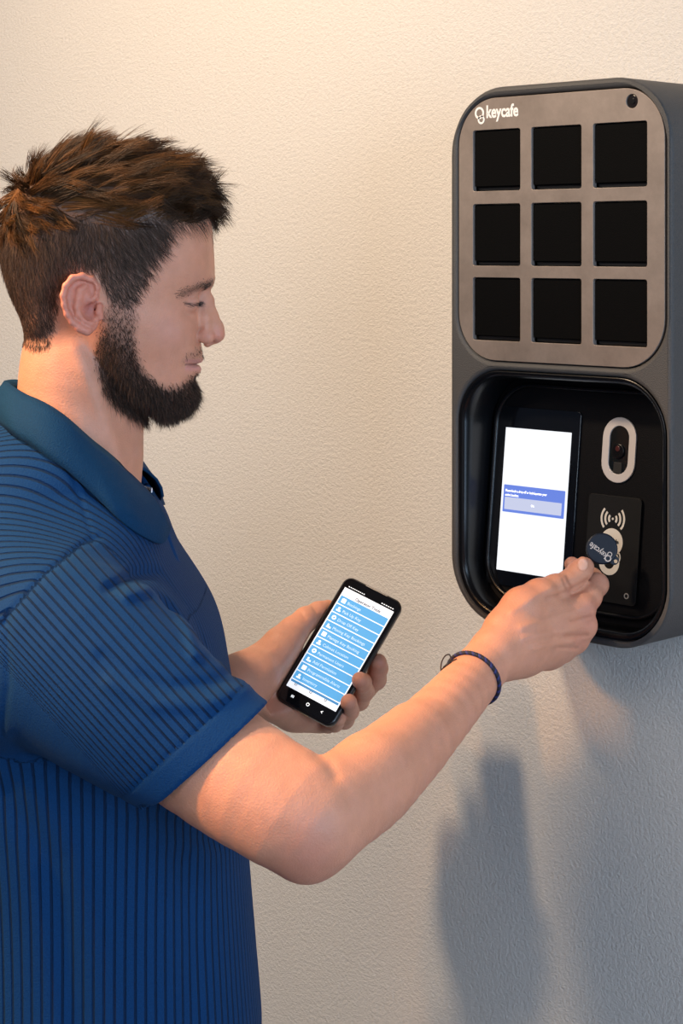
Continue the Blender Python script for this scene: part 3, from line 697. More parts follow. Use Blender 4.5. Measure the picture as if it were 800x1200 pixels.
hs = np.where(inhead & ~is_ear, soft(poly_sd(mpx, mpy, HAIR), 5), 0)
bs_ = np.where(inhead & ~is_ear, soft(poly_sd(mpx, mpy, BEARD), 6), 0)
ms = np.where(inhead, soft(poly_sd(mpx, mpy, MOUST), 3), 0)
ppx, ppy = proj(BV)
base = np.array([0.63, 0.292, 0.185]); Colr = np.tile(base, (len(BV), 1))
def mixc(m, c):
    global Colr
    m = np.clip(m, 0, 1)[:, None]; Colr = Colr*(1-m)+np.array(c)[None]*m
def gm(x, y, s, px=mpx, py=mpy): return np.exp(-((px-x)**2+(py-y)**2)/s**2)*inhead
nz_ = (np.sin(BV[:, 0]*210)+np.sin(BV[:, 1]*260+1)+np.sin(BV[:, 2]*230+2))/3
mixc(.25*np.clip(nz_, 0, 1), (.62, .30, .22))
mixc(.35*gm(200, 385, 22), (.68, .33, .27)); mixc(.55*gm(256, 392, 9), (.62, .22, .16)); mixc(.35*gm(241, 395, 6), (.55, .18, .12))
mixc(np.where(is_ear, .5, 0), (.66, .20, .15)); mixc(np.where(is_ear, .6*np.exp(-((mpx-104)/6.5)**2-((mpy-362)/10)**2), 0), (.30, .07, .06))  # redder ear; its hollow is darkened with painted shade
mixc(.75*np.exp(-((mpy-423)/2.6)**2)*(mpx > 217)*(mpx < 240)*inhead*(hu[:, 1] > 419), (.50, .20, .18))
mixc(.75*np.exp(-((mpy-431)/4.0)**2)*(mpx > 217)*(mpx < 240)*inhead, (.60, .27, .25))
mixc(.8*np.exp(-((mpy-426.8)/1.1)**2)*(mpx > 216)*(mpx < 238)*inhead*(np.abs(hu[:, 2]) < 36), (.14, .05, .04))  # shade between the lips, painted as a dark line
lash = np.exp(-((mpy-(357-np.abs(mpx-227)*.18))/1.3)**2)*(mpx > 216)*(mpx < 238)*inhead*(np.abs(hu[:, 2]) < 55)
mixc(.85*lash, (.05, .03, .03)); mixc(.55*np.where(inhead & (np.abs(hu[:, 2]) > 5) & (np.abs(hu[:, 2]) < 66), bump_line(mpx, mpy, [(214, 344.5), (222, 341), (236, 335.5), (249, 330.5)], 4.0), 0), (.09, .05, .035)); mixc(.25*gm(226, 350, 9), (.45, .22, .20))
side_y = np.clip((mpy-262)/120, 0, 1)
mixc(.30*ms, (.20, .11, .08)); mixc(.68*bs_*np.clip((mpy-335)/70, .35, 1), (.06, .034, .024)); mixc(hs*(.88-.30*side_y), (.06, .036, .024))
# hands: redder knuckles and finger tips, pale nail
def hm(x, y, s): return np.exp(-((ppx-x)**2+(ppy-y)**2)/s**2)
for x_, y_, s_, m_ in ((692, 712, 13, .5), (690, 732, 12, .5), (680, 752, 10, .5), (708, 676, 9, .35), (667, 657, 8, .5), (445, 778, 12, .4), (423, 798, 12, .4), (408, 822, 12, .4), (385, 710, 10, .3), (355, 1012, 40, .5), (370, 990, 30, .25)):
    mixc(m_*hm(x_, y_, s_)*~inhead, (.60, .24, .17))
nailm = ((ppx-682.5)/6.2)**2+((ppy-661.5)/7.2)**2 < 1
nr_ = np.sqrt(((ppx-682.5)/6.2)**2+((ppy-661.5)/7.2)**2); nz2 = (BV[:, 2] < 1.62) & (BV[:, 2] > 1.5)
mixc(np.where(nz2, .75*np.clip((1-nr_)/.15, 0, 1), 0), (.76, .47, .37)); mixc(np.where(nz2, .55*np.exp(-((nr_-1.08)/.11)**2), 0), (.42, .17, .10))  # pale nail; the dark outline paints the shade of its groove
for pts_ in ([(659, 679), (663, 690)], [(664, 676), (669, 688)], [(640, 700), (665, 692), (688, 678)], [(668, 728), (692, 722)], [(662, 745), (688, 744)]):
    mixc(.4*bump_line(ppx, ppy, pts_, 1.6)*nz2, (.36, .13, .07))  # crease shade painted along the modelled grooves
def skin_material():
    m, nt, b = new_mat('skin'); at = nt.nodes.new('ShaderNodeAttribute'); at.attribute_name = 'Col'
    b.inputs['Roughness'].default_value = .48; b.inputs['Specular IOR Level'].default_value = .4
    b.inputs['Subsurface Weight'].default_value = .12; b.inputs['Subsurface Radius'].default_value = (.012, .004, .002); b.inputs['Subsurface Scale'].default_value = .4
    tc = nt.nodes.new('ShaderNodeTexCoord'); nz = nt.nodes.new('ShaderNodeTexNoise'); nz.inputs['Scale'].default_value = 700; nz.inputs['Detail'].default_value = 4
    nt.links.new(tc.outputs['Object'], nz.inputs['Vector'])
    n2 = nt.nodes.new('ShaderNodeTexNoise'); n2.inputs['Scale'].default_value = 90; n2.inputs['Detail'].default_value = 5
    nt.links.new(tc.outputs['Object'], n2.inputs['Vector'])
    hs_ = nt.nodes.new('ShaderNodeHueSaturation'); mr = nt.nodes.new('ShaderNodeMapRange'); mr.inputs[3].default_value = .86; mr.inputs[4].default_value = 1.14
    nt.links.new(n2.outputs['Fac'], mr.inputs[0]); nt.links.new(mr.outputs[0], hs_.inputs['Value']); nt.links.new(at.outputs['Color'], hs_.inputs['Color'])
    nt.links.new(hs_.outputs[0], b.inputs['Base Color'])
    bp = nt.nodes.new('ShaderNodeBump'); bp.inputs['Distance'].default_value = .0004; nt.links.new(nz.outputs['Fac'], bp.inputs['Height']); nt.links.new(bp.outputs[0], b.inputs['Normal'])
    return m
BW = towld(BV)
ax_, ay_, _ = towld(hl(110, 0, 0))
man = empty('person', (float(ax_), float(ay_), 0), 'bearded man in a blue ribbed polo shirt holding a phone up to the locker', 'person')
body = npmesh('body', BW, BQ, skin_material(), man, attrs={'Col': ('FLOAT_COLOR', np.concatenate([Colr, np.ones((len(BV), 1))], 1))})
# ================================================================== hair, beard, brows
def nrm(v): return v/(np.linalg.norm(v, axis=-1, keepdims=True)+1e-12)
# head-unit frame: x forward, y down, w towards the camera side; camera frame: X = x, Y = -y, Z = -w
def c2h(v): return v*np.array([1, -1, -1.])
def strands(name, R, paths, rad, cols, m, parent, label=None):
    """paths (N, K, 3) in the camera frame -> one mesh of tapered three-sided strands"""
    N, K, _ = paths.shape; t = np.gradient(paths, axis=1); t = nrm(t)
    ref = nrm(RNG.normal(size=(N, 1, 3))); a = nrm(np.cross(t, ref)); b = np.cross(t, a)
    prof = np.linspace(1, .12, K)**.8; rad = np.broadcast_to(rad, (N,)); V = []
    for k in range(3):
        an = 2*math.pi*k/3; V.append(paths+(a*math.cos(an)+b*math.sin(an))*(rad[:, None]*prof[None])[..., None])
    V = np.stack(V, 2)                      # N,K,3,3
    idx = np.arange(N*K*3).reshape(N, K, 3); q = []
    for k in range(3):
        q.append(np.stack([idx[:, :-1, k], idx[:, :-1, (k+1) % 3], idx[:, 1:, (k+1) % 3], idx[:, 1:, k]], -1).reshape(-1, 4))
    C = np.repeat(cols, K*3, axis=0); C = np.concatenate([C, np.ones((len(C), 1))], 1)
    o = npmesh(name, towld(V.reshape(-1, 3)), np.concatenate(q), m, parent, attrs={'Col': ('FLOAT_COLOR', C)})
    return tag(o, label)
def hair_material(name, rough=.42, spec=.45):
    m, nt, b = new_mat(name); at = nt.nodes.new('ShaderNodeAttribute'); at.attribute_name = 'Col'
    nt.links.new(at.outputs['Color'], b.inputs['Base Color']); b.inputs['Roughness'].default_value = rough; b.inputs['Specular IOR Level'].default_value = spec
    return m
def pick(mask, n):
    ix = np.nonzero(mask > 0)[0]; w_ = mask[ix]; ix = RNG.choice(ix, n, p=w_/w_.sum()); 
    nn = BN[ix]; j = RNG.normal(size=(n, 3))*.0009; j -= nn*(j*nn).sum(1, keepdims=True)
    return BV[ix]+j, nn, ix
def grow(r, n, d, L, K, bend, curl=0.0):
    t = np.linspace(0, 1, K)[None, :, None]
    w1 = RNG.normal(size=(len(r), 1, 3))*curl
    return r[:, None]+L[:, None, None]*(d[:, None]*t+bend[:, None]*t*t+w1*t*t*(1-.3*t))
# polygon splits the long top from the clipped sides
TOPL = [(262, 266), (236, 262), (215, 262), (200, 258), (180, 256), (150, 262), (125, 258), (100, 254), (75, 262), (58, 268), (35, 278), (0, 282), (-60, 280), (-60, 100), (300, 100)]
tops = soft(poly_sd(mpx, mpy, TOPL), 9)*(hs > .5); sides = (1-tops)*(hs > .35)
hair_m = hair_material('brown_hair', .5, .25)
# long textured top: clumps follow guides
NG, NS = 620, 17000
gr, gn, gi = pick(tops*(hs > .6), NG)
def flow(r, n):
    h = head_units(r); c = np.array([46, 228, 42.]); v = h-c; v[:, 2] = np.where(h[:, 2] < 0, (h[:, 2]+42)*.5, v[:, 2]); dist = np.linalg.norm(v, axis=1)
    v[:, 0] += np.clip(dist-25, 0, 60)*1.4
    v[:, 1] -= np.clip((h[:, 0]-150)/60, 0, 1.3)*60
    v = nrm(v); v[:, 1] -= .10
    t = c2h(v); t -= n*(t*n).sum(1, keepdims=True); return nrm(t), h, dist
gt, gh, gd = flow(gr, gn)
front = np.clip((gh[:, 0]-170)/60, 0, 1)
lift = .42+.25*front+RNG.normal(size=NG)*.16
gdv = nrm(gt+gn*lift[:, None]+RNG.normal(size=(NG, 3))*(.27+.22*front)[:, None])
low = np.clip((gh[:, 1]-225)/40, 0, 1)
gL = (.030+.012*RNG.random(NG)+.004*front)*(1-.45*low)
gL *= np.where(gd < 22, .75, 1)*(1-.12*front)
gb = -gn*.24+np.array([0, -.05, 0])+c2h(np.tile([.10, -.06, 0.], (NG, 1)))*(1-front[:, None])+c2h(np.tile([.10, .30, 0.], (NG, 1)))*(front*RNG.random(NG))[:, None]
K = 7
GP = grow(gr, gn, gdv, gL, K, gb, .14)
r, n_, ix = pick(tops, NS)
near = np.empty(NS, int)
for s in range(0, NS, 2000): near[s:s+2000] = ((r[s:s+2000, None]-gr[None])**2).sum(2).argmin(1)
tt = np.linspace(0, 1, K)[None, :, None]
own = r[:, None]+(GP[near]-gr[near][:, None])*(.80+.35*RNG.random(NS))[:, None, None]
conv = (.30+.5*RNG.random(NS))[:, None, None]
SP = own+(GP[near]-own)*conv*tt**1.1+RNG.normal(size=(NS, 1, 3))*.0022*tt**1.5
gc = RNG.random(NG)**2.2
cc = np.clip(gc[near]*.8+RNG.random(NS)*.3, 0, 1)[:, None]
cols = np.array([[.013, .007, .004]])*(1-cc)+np.array([[.20, .080, .020]])*cc  # golden tone puts the warm lit highlights into the strand colour
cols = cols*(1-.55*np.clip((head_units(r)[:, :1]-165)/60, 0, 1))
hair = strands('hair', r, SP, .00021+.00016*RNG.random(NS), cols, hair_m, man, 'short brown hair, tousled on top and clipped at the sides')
# clipped sides and nape
NC = 17000
r, n_, ix = pick(sides, NC); h = head_units(r)
ft = np.clip((h[:, 0]-110)/60, 0, 1); dn = c2h(nrm(np.stack([.15+.65*ft, np.ones(NC), np.zeros(NC)], 1)+RNG.normal(size=(NC, 3))*.28))
dn -= n_*(dn*n_).sum(1, keepdims=True)
fade = np.clip((405-h[:, 1])/130, .30, 1)
d = nrm(dn+n_*((.10+.20*fade)*(.7+.5*RNG.random(NC)))[:, None]); L = .0135*fade*(.7+.6*RNG.random(NC))+.0015
SPc = grow(r, n_, d, L, 4, -n_*.12, .10)
cc = RNG.random((NC, 1))**1.1; cols = np.array([[.028, .017, .012]])*(1-cc)+np.array([[.15, .095, .070]])*cc
strands('clipped_hair', r, SPc, .00013+.00006*RNG.random(NC), cols, hair_m, man, 'clipped darker hair on the sides and nape')
# beard
beard_m = hair_material('dark_beard_hair', .5, .35)
NB = 14000
bm_ = bs_**1.5*np.clip((mpy-300)/90, .5, 1)+.10*(ms > .3)+.25*np.where(inhead, soft(poly_sd(mpx, mpy, [(222, 438), (234, 437), (234, 450), (222, 450)]), 2), 0)
r, n_, ix = pick(bm_, NB); h = head_units(r); isb = bs_[ix]
dn = c2h(nrm(np.tile([.25, 1., 0.], (NB, 1))+RNG.normal(size=(NB, 3))*.38)); dn -= n_*(dn*n_).sum(1, keepdims=True)*.7
d = nrm(dn+n_*(.55)+0); up = np.clip((h[:, 1]-360)/90, .25, 1)
L = np.where(isb > .4, .0095*up, .0030)*(.55+.6*RNG.random(NB))
hi_side = np.clip((400-h[:, 1])/40, 0, 1); d = nrm(dn+n_*(.55-.40*hi_side)[:, None])
L = np.where(h[:, 0] > 200, L*.8, L)*(1-np.where(h[:, 0] > 182, .15, .6)*np.clip(-n_[:, 1], 0, 1))
SPb = grow(r, n_, d, L, 4, np.tile([[.02, -.25, 0]], (NB, 1)), .30)
cc = RNG.random((NB, 1))**2; cols = np.array([[.012, .007, .005]])*(1-cc)+np.array([[.13, .066, .040]])*cc
strands('beard', r, SPb, (.00015+.00007*RNG.random(NB))*(1-.3*hi_side), cols, beard_m, man, 'full dark brown beard')
# eyebrows and lashes (both sides)
def line_mask(pts, wd): return np.where(inhead, np.clip(1.3*bump_line(mpx, mpy, pts, wd)-.3, 0, 1), 0)*(np.abs(hu[:, 2]) > 5)*(np.abs(hu[:, 2]) < 66)
for sgn, nm in ((1, 'eyebrow'), (-1, 'eyebrow')):
    r, n_, ix = pick(line_mask([(211, 346), (222, 341), (236, 335.5), (249, 330.5)], 5.6)*(hu[:, 2]*sgn > 0), 900)
    d = nrm(c2h(nrm(np.array([[-.8, -.05, .25*sgn]])+RNG.normal(size=(900, 3))*.12))*1.0+n_*.35)
    L = .0055*(.6+.6*RNG.random(900)); cc = RNG.random((900, 1)); cols = np.array([[.016, .010, .007]])*(1-cc)+np.array([[.04, .025, .018]])*cc
    strands(nm, r, grow(r, n_, d, L, 4, -n_*.25, .1), .00019, cols, beard_m, man)
    r, n_, ix = pick(line_mask([(216, 355), (223, 357.5), (230, 357.5), (237, 354)], 1.6)*(hu[:, 2]*sgn > 0), 90)
    d = nrm(c2h(np.tile([[.75, .35, .25*sgn]], (90, 1)))+n_*.5+RNG.normal(size=(90, 3))*.12)
    strands('eyelashes', r, grow(r, n_, d, .0042*(.7+.5*RNG.random(90)), 4, np.tile([[.1, .2, 0]], (90, 1)), .05), .00012, np.full((90, 3), .03), beard_m, man)
# ================================================================== polo shirt
SLV = dens(nodes((0, 738, 1.435, 120), (80, 772, 1.39, 112), (165, 832, 1.355, 99), (243, 887, 1.335, 86), (300, 923, 1.325, 82)), 3)
CUFN = np.array([.67, -.74, -.12]); CUFN /= np.linalg.norm(CUFN); CUFP = P(243, 888, 1.33)
SLVI = nodes((150, 822, 1.365, 84), (243, 887, 1.335, 81), (330, 942, 1.32, 79))
LSLV = dens(nodes((35, 735, 1.70, 108), (85, 800, 1.735, 90), (125, 870, 1.755, 74)), 3)
LCN = P(125, 870, 1.755)-P(85, 800, 1.735); LCN /= np.linalg.norm(LCN); LCP = P(120, 860, 1.752)
def hu_chain(p, L, k): return chain(p, [(hl(a, b, c), r*HS) for a, b, c, r in L], k)
def near_w(p): return np.clip((1.50-p[:, 2])/.03, 0, 1)
GROOVE = [([(128, 690), (158, 674), (190, 670), (214, 688), (234, 716), (240, 744), (256, 764)], 7, .0045),
          ([(240, 750), (262, 756), (282, 772)], 5, .003), ([(120, 770), (155, 792), (200, 806), (246, 802), (278, 786)], 9, .0022),
          ([(4, 732), (16, 714), (52, 674), (96, 638), (116, 630)], 4, .0016),
          ([(80, 546), (94, 584), (108, 630)], 3.2, .0011), ([(8, 720), (10, 800), (2, 860)], 4, .0014),
          ([(20, 870), (70, 905), (130, 935), (200, 965), (260, 985)], 12, .004), ([(10, 930), (60, 1010), (90, 1200)], 18, .004), ([(215, 1010), (228, 1100), (225, 1200)], 16, .003)]
RIDGE = [([(150, 696), (178, 688), (205, 706), (222, 735), (230, 765)], 9, .004), ([(200, 656), (235, 692), (256, 730), (268, 765)], 8, .003),
         ([(130, 800), (180, 826), (240, 826), (285, 806)], 10, .0025), ([(30, 890), (90, 925), (160, 955), (230, 975)], 9, .002)]
def shirt_sdf(p):
    d = torso_sdf(p, 0, 560, 1440)
    q = p.copy(); q[:, 2] = 1.57-np.abs(1.57-p[:, 2])
    tr = hu_chain(q, [(72, 545, 0, 86), (66, 590, 70, 72), (52, 650, 140, 62), (48, 700, 185, 62)], .03)
    d = smin(d, tr, .045)
    d = smin(d, ellip(q, hl(-10, 640, 60), np.array([110, 120, 130])*HS), .05)
    m = chain(p, SLV, .01)
    d1 = smin(d, m, .028)
    cut = (p-CUFP)@CUFN; sl = smax(m, cut, .0015); inner = chain(p, SLVI, .01)
    sl = smax(sl, -np.maximum(inner, -(cut+.05)), .0015)
    # away from the cuff the sleeve melts into the body of the shirt
    dd = np.where(cut > -.07, smin(smax(d, cut*0-1, .001), sl, .006), d1)
    t_ = np.clip((cut+.11)/.04, 0, 1); dd = np.where(cut > -.07, dd, d1*(1-t_)+smin(d, m, .006)*t_)
    l = chain(p, LSLV, .01); lc = (p-LCP)@LCN
    dd = smin(dd, smax(smax(l, lc, .002), -np.maximum(l+.006, -(lc+.03)), .0015), .01)
    px, py = proj(p); nw = near_w(p)
    for pts, wd, am in GROOVE: dd = dd + nw*am*bump_line(px, py, pts, wd)
    for pts, wd, am in RIDGE: dd = dd - nw*am*bump_line(px, py, pts, wd)
    # cuff band
    dd = dd + .0009*np.exp(-((cut+.020)/.0014)**2)*(m < .01)*(p[:, 2] < 1.45)
    # neck opening
    hole = chain(p, [(hl(93, 440, 0), 80*HS), (hl(93, 515, 0), 82*HS), (hl(106, 560, 0), 78*HS)], .01)
    return smax(dd, -hole, .004)*.9
lo_ = P(-260, 1500, 1.1); lo_ = np.minimum(hl(-160, 1460, 330), P(-100, 1300, 1.15)); hi_ = np.array([hl(330, 0, 0)[0], hl(0, 440, 0)[1], hl(0, 0, -330)[2]])
lo_ = np.array([hl(-160, 0, 0)[0], hl(0, 1460, 0)[1], 1.15]); hi_ = np.array([hl(330, 0, 0)[0], hl(0, 440, 0)[1], 1.83])
tb = time.time(); SV, SQ, SN = surface_nets(shirt_sdf, lo_, hi_, .0023); print('shirt', len(SV), round(time.time()-tb, 1))
# rib coordinate (in ribs): round the trunk, over the shoulder, along the sleeve
h = head_units(SV); spx, spy = proj(SV)
th = np.linspace(-math.pi, math.pi, 721); ex = np.sign(np.cos(th))*np.abs(np.cos(th))**(2/2.4)*178; ez = np.sign(np.sin(th))*np.abs(np.sin(th))**(2/2.4)*232
arc = np.concatenate([[0], np.cumsum(np.hypot(np.diff(ex), np.diff(ez)))]); tha = np.unwrap(np.arctan2(ez/232, ex/178))
tv = np.arctan2(h[:, 2]/232, (h[:, 0]-106)/178); ribT = np.interp(tv, tha, arc)/11.4
ribS = h[:, 2]/10.0
top = (h[:, 1] < 700)
rib = np.where(top, ribS, ribT)
sl_d = chain(SV, SLV, .01); to_d = torso_sdf(SV, 0, 560, 1440)
lineY = np.interp(spx, [-200, 0, 16, 52, 96, 120, 165, 200, 240, 300], [760, 728, 714, 674, 638, 630, 634, 652, 690, 760])
is_sl = (spy > lineY) & (sl_d < to_d+.004) & (SV[:, 2] < 1.5) & (sl_d < .03)
u = (spx-60)*.74-(spy-660)*.67
Rr = 112.; ribL = np.arcsin(np.clip((u-6)/Rr/1.15, -.999, .999))*Rr*1.15/11.0
rib = np.where(is_sl, ribL, rib)
cutv = (SV-CUFP)@CUFN
plain = (is_sl & (cutv > -.020)).astype(float)
def shirt_material(ribbed=True, col=(.0016, .036, .125)):
    m, nt, b = new_mat('blue_ribbed_knit' if ribbed else 'blue_collar_knit'); b.inputs['Roughness'].default_value = .8; b.inputs['Specular IOR Level'].default_value = .15
    b.inputs['Sheen Weight'].default_value = .03; b.inputs['Sheen Roughness'].default_value = .5; b.inputs['Sheen Tint'].default_value = (.3, .6, 1, 1)
    tc = nt.nodes.new('ShaderNodeTexCoord'); nz = nt.nodes.new('ShaderNodeTexNoise'); nz.inputs['Scale'].default_value = 900; nz.inputs['Detail'].default_value = 3
    nt.links.new(tc.outputs['Object'], nz.inputs['Vector'])
    mr = nt.nodes.new('ShaderNodeMapRange'); mr.inputs[3].default_value = .7; mr.inputs[4].default_value = 1.3; nt.links.new(nz.outputs['Fac'], mr.inputs[0])
    hs_ = nt.nodes.new('ShaderNodeHueSaturation'); nt.links.new(mr.outputs[0], hs_.inputs['Value'])
    if ribbed:
        at = nt.nodes.new('ShaderNodeAttribute'); at.attribute_name = 'rib'; pl = nt.nodes.new('ShaderNodeAttribute'); pl.attribute_name = 'plain'
        fr = nt.nodes.new('ShaderNodeMath'); fr.operation = 'PINGPONG'; fr.inputs[1].default_value = .5; nt.links.new(at.outputs['Fac'], fr.inputs[0])
        rp = nt.nodes.new('ShaderNodeMapRange'); rp.interpolation_type = 'SMOOTHSTEP'; rp.inputs[1].default_value = .03; rp.inputs[2].default_value = .17
        nt.links.new(fr.outputs[0], rp.inputs[0])
        mxp = nt.nodes.new('ShaderNodeMath'); mxp.operation = 'MAXIMUM'; nt.links.new(rp.outputs[0], mxp.inputs[0]); nt.links.new(pl.outputs['Fac'], mxp.inputs[1])
        mx = nt.nodes.new('ShaderNodeMix'); mx.data_type = 'RGBA'; mx.inputs[6].default_value = (col[0]*.45, col[1]*.45, col[2]*.47, 1); mx.inputs[7].default_value = (*col, 1)
        nt.links.new(mxp.outputs[0], mx.inputs[0]); nt.links.new(mx.outputs[2], hs_.inputs['Color'])
        bp = nt.nodes.new('ShaderNodeBump'); bp.inputs['Distance'].default_value = .0016; nt.links.new(mxp.outputs[0], bp.inputs['Height'])
        b2 = nt.nodes.new('ShaderNodeBump'); b2.inputs['Distance'].default_value = .0005; nt.links.new(nz.outputs['Fac'], b2.inputs['Height']); nt.links.new(bp.outputs[0], b2.inputs['Normal']); nt.links.new(b2.outputs[0], b.inputs['Normal'])
    else:
        hs_.inputs['Color'].default_value = (*col, 1)
        b2 = nt.nodes.new('ShaderNodeBump'); b2.inputs['Distance'].default_value = .0006; nt.links.new(nz.outputs['Fac'], b2.inputs['Height']); nt.links.new(b2.outputs[0], b.inputs['Normal'])
    nt.links.new(hs_.outputs[0], b.inputs['Base Color']); return m
shirt = npmesh('polo_shirt', towld(SV), SQ, shirt_material(), man, attrs={'rib': ('FLOAT', rib), 'plain': ('FLOAT', plain)})
tag(shirt, 'royal blue polo shirt with narrow rib stripes')
def hit(px, py, f, z0=1.2, z1=1.75):
    Z = np.arange(z0, z1, .001); pts = np.stack([P(px, py, z) for z in Z]); v = f(pts); i = np.nonzero(v < 0)[0]
    return Z[i[0]] if len(i) else None
# collar
CP = [((147, 551, 1.547), (199, 619, 1.532)), ((141, 545, 1.530), (190, 637, 1.512)), ((126, 532, 1.517), (165, 627, 0)), ((108, 518, 1.508), (140, 609, 0)), ((90, 502, 1.502), (118, 588, 0)),
      ((76, 490, 1.500), (98, 569, 0)), ((60, 479, 1.502), (78, 551, 0)), ((45, 471, 1.508), (58, 537, 0)), ((31, 465, 1.518), (38, 523, 0)), ((19, 458, 1.533), (18, 511, 0)), ((9, 451, 1.552), (4, 503, 1.545)), ((5, 449, 1.57), (-3, 499, 1.57))]
near_cols = []
for (ux, uy, uz), (lx_, ly_, lz_) in CP:
    if lz_ == 0:
        z = hit(lx_, ly_, shirt_sdf); lz_ = (z if z else 1.5)-.004
    U = P(ux, uy, uz); Lw = P(lx_, ly_, lz_); near_cols.append((U, Lw))
lz_s = np.array([c[1][2] for c in near_cols]); print('collar z', lz_s.round(3))
for _ in range(2): lz_s[1:-1] = np.minimum(lz_s[1:-1], (lz_s[:-2]+2*lz_s[1:-1]+lz_s[2:])/4)
near_cols = [(U, P(c[1][0], c[1][1], z)) for (U, Lw), c, z in zip(near_cols, CP, lz_s)]
far = []
for i, (U, Lw) in enumerate(near_cols[:-1]):
    s = np.array([max(0, 1-i/3)*.003, 0, 0]); mU = U.copy(); mU[2] = 3.14-U[2]; mL = Lw.copy(); mL[2] = 3.14-Lw[2]; far.append((mU+s, mL+s+(np.array([-.016, .016, 0]) if i < 2 else 0)))
allc = near_cols+far[::-1]
A = catmull(np.array([np.concatenate(c) for c in allc]), 5); rows = []
for a in A:
    U, Lw = a[:3], a[3:]; axis = P(90, 480, 1.57)*1.0; axis[1] = U[1]; out_ = U-axis; out_ /= np.linalg.norm(out_)
    inn = U-out_*.004+np.array([0, -.030, 0]); r_ = [inn, U-out_*.003+np.array([0, -.006, 0]), U+np.array([0, .001, 0])]
    for t in (.12, .3, .5, .75, 1.0):
        q = U*(1-t)+Lw*t; q = q+out_*(.007*math.sin(math.pi*min(1, t*1.0))); r_.append(q)
    rows.append(r_)
rows = np.array(rows); n1, n2, _ = rows.shape; Vc = towld(rows.reshape(-1, 3)); Fc = [(i*n2+j, i*n2+j+1, (i+1)*n2+j+1, (i+1)*n2+j) for i in range(n1-1) for j in range(n2-1)]
collar = npmesh('collar', Vc, Fc, shirt_material(False, (.0016, .034, .092)), shirt)
recalc(collar); so = collar.modifiers.new('thickness', 'SOLIDIFY'); so.thickness = .0022; so.offset = 0
# white tape inside the open collar
tp = [P(155, 567.5, 1.556), P(163, 570.5, 1.56), P(171, 573, 1.565), P(177, 574.5, 1.567)]
V = []; 
for q in tp: V += [q+np.array([0, .0022, 0]), q-np.array([0, .0022, 0]), q-np.array([-.001, .0018, -.001]), q+np.array([.001, .0016, .001])]
Fc = []
for i in range(3):
    for k in range(4): Fc.append((i*4+k, i*4+(k+1) % 4, i*4+4+(k+1) % 4, i*4+4+k))
Fc += [(0, 1, 2, 3), (15, 14, 13, 12)]
npmesh('neck_tape', towld(V), Fc, mat('white_tape', (.85, .85, .86), .7), shirt)
# button placket below the collar tip
pl = []
for x_, y_ in ((166, 580), (176, 600), (186, 620), (193, 640), (201, 662), (208, 690)): pl.append(P(x_, y_, 1.566))
tube('placket', towld(catmull(pl, 5)), .0075, shirt_material(False, (.003, .038, .13)), shirt, 10)
# trousers and shoes carry the figure to the floor (below the frame)
FLY = HY+1.62/HS
def trous(p):
    q = p.copy(); q[:, 2] = 1.57-np.abs(1.57-p[:, 2])
    d = hu_chain(q, [(118, 1380, 60, 118), (118, 1500, 85, 112), (122, 1750, 92, 92), (126, 1960, 92, 76), (112, 2250, 92, 70), (104, FLY-90, 92, 66)], .02)
    return smax(d, (q[:, 1]*-1+hl(0, FLY-50, 0)[1]), .004)
def shoe(p):
    d = None
    for s in (92, -92):
        e = hu_chain(p, [(85, FLY-58, s, 48), (110, FLY-48, s, 46), (190, FLY-34, s, 40), (245, FLY-28, s, 32)], .02); d = e if d is None else np.minimum(d, e)
    return smax(d, hl(0, FLY-2, 0)[1]-p[:, 1], .004)
V, Q, _ = surface_nets(trous, hl(-120, FLY, 0)*[1, 1, 0]+[0, -.02, 1.3], hl(330, 1240, 0)*[1, 1, 0]+[0, 0, 1.84], .008)
npmesh('trousers', towld(V), Q, mat('dark_navy_cloth', (.012, .014, .022), .85, bump=.0004), man)
V, Q, _ = surface_nets(shoe, hl(0, FLY, 0)*[1, 1, 0]+[0, -.01, 1.3], hl(330, FLY-130, 0)*[1, 1, 0]+[0, 0, 1.84], .006)
npmesh('shoes', towld(V), Q, mat('black_leather', (.012, .011, .01), .4), man)
# ================================================================== phone in the left hand
def dirw(v): return Vector(towld(np.asarray(v, float))-towld(np.zeros(3)))
xw, yw = dirw(xb_).normalized(), dirw(ya_).normalized(); zw = xw.cross(yw).normalized()
ROT = Matrix((xw, yw, zw)).transposed().to_4x4(); pc_w = Vector(towld(pc_))
phone = empty('smartphone', pc_w, 'black smartphone showing a blue menu, held in the left hand', 'phone', ROT)
def ph(px, py):
    q = ray_plane(px, py, pc_w+zw*PHT/2, zw)-pc_w; return q.dot(xw), q.dot(yw)
T = lambda z: Matrix.Translation((0, 0, z))
hw, hh = PHW/2, PHL/2
cs = flat_curve('phone_case', [rrect(-hw-.0012, hw+.0012, -hh-.0012, hh+.0012, .0090, 8)], PHT, .0026, mat('black_phone_case', (.010, .009, .010), .28), phone, T(PHT/2), 3)
bz = flat_curve('phone_screen', [rrect(-hw+.0006, hw-.0006, -hh+.0006, hh-.0006, .0075, 8)], .0008, .0002, mat('phone_glass', (.005, .005, .006), .1), phone, T(PHT/2+.0003))
tag(bz, 'lit screen with a list of blue rows')
c1 = ph(408.6, 688.5); c2 = ph(331, 803); c3 = ph(392, 831.5); c4 = ph(467, 712.5)
dx0 = (c1[0]+c2[0])/2; dx1 = (c3[0]+c4[0])/2; dy1 = (c1[1]+c4[1])/2-.0035; dy0 = (c2[1]+c3[1])/2
Zs = PHT/2+.0003
flat_curve('phone_display', [rrect(dx0, dx1, dy0, dy1, .0004, 2)], .0004, 0, mat('lit_phone_white', (.5, .5, .5), .3, emit=srgb(236, 238, 246), estr=.95), bz, T(Zs+.0002))
r1 = ph(403, 698.4)[1]; r10 = ph(343, 795)[1]; pit = (r1-r10)/10
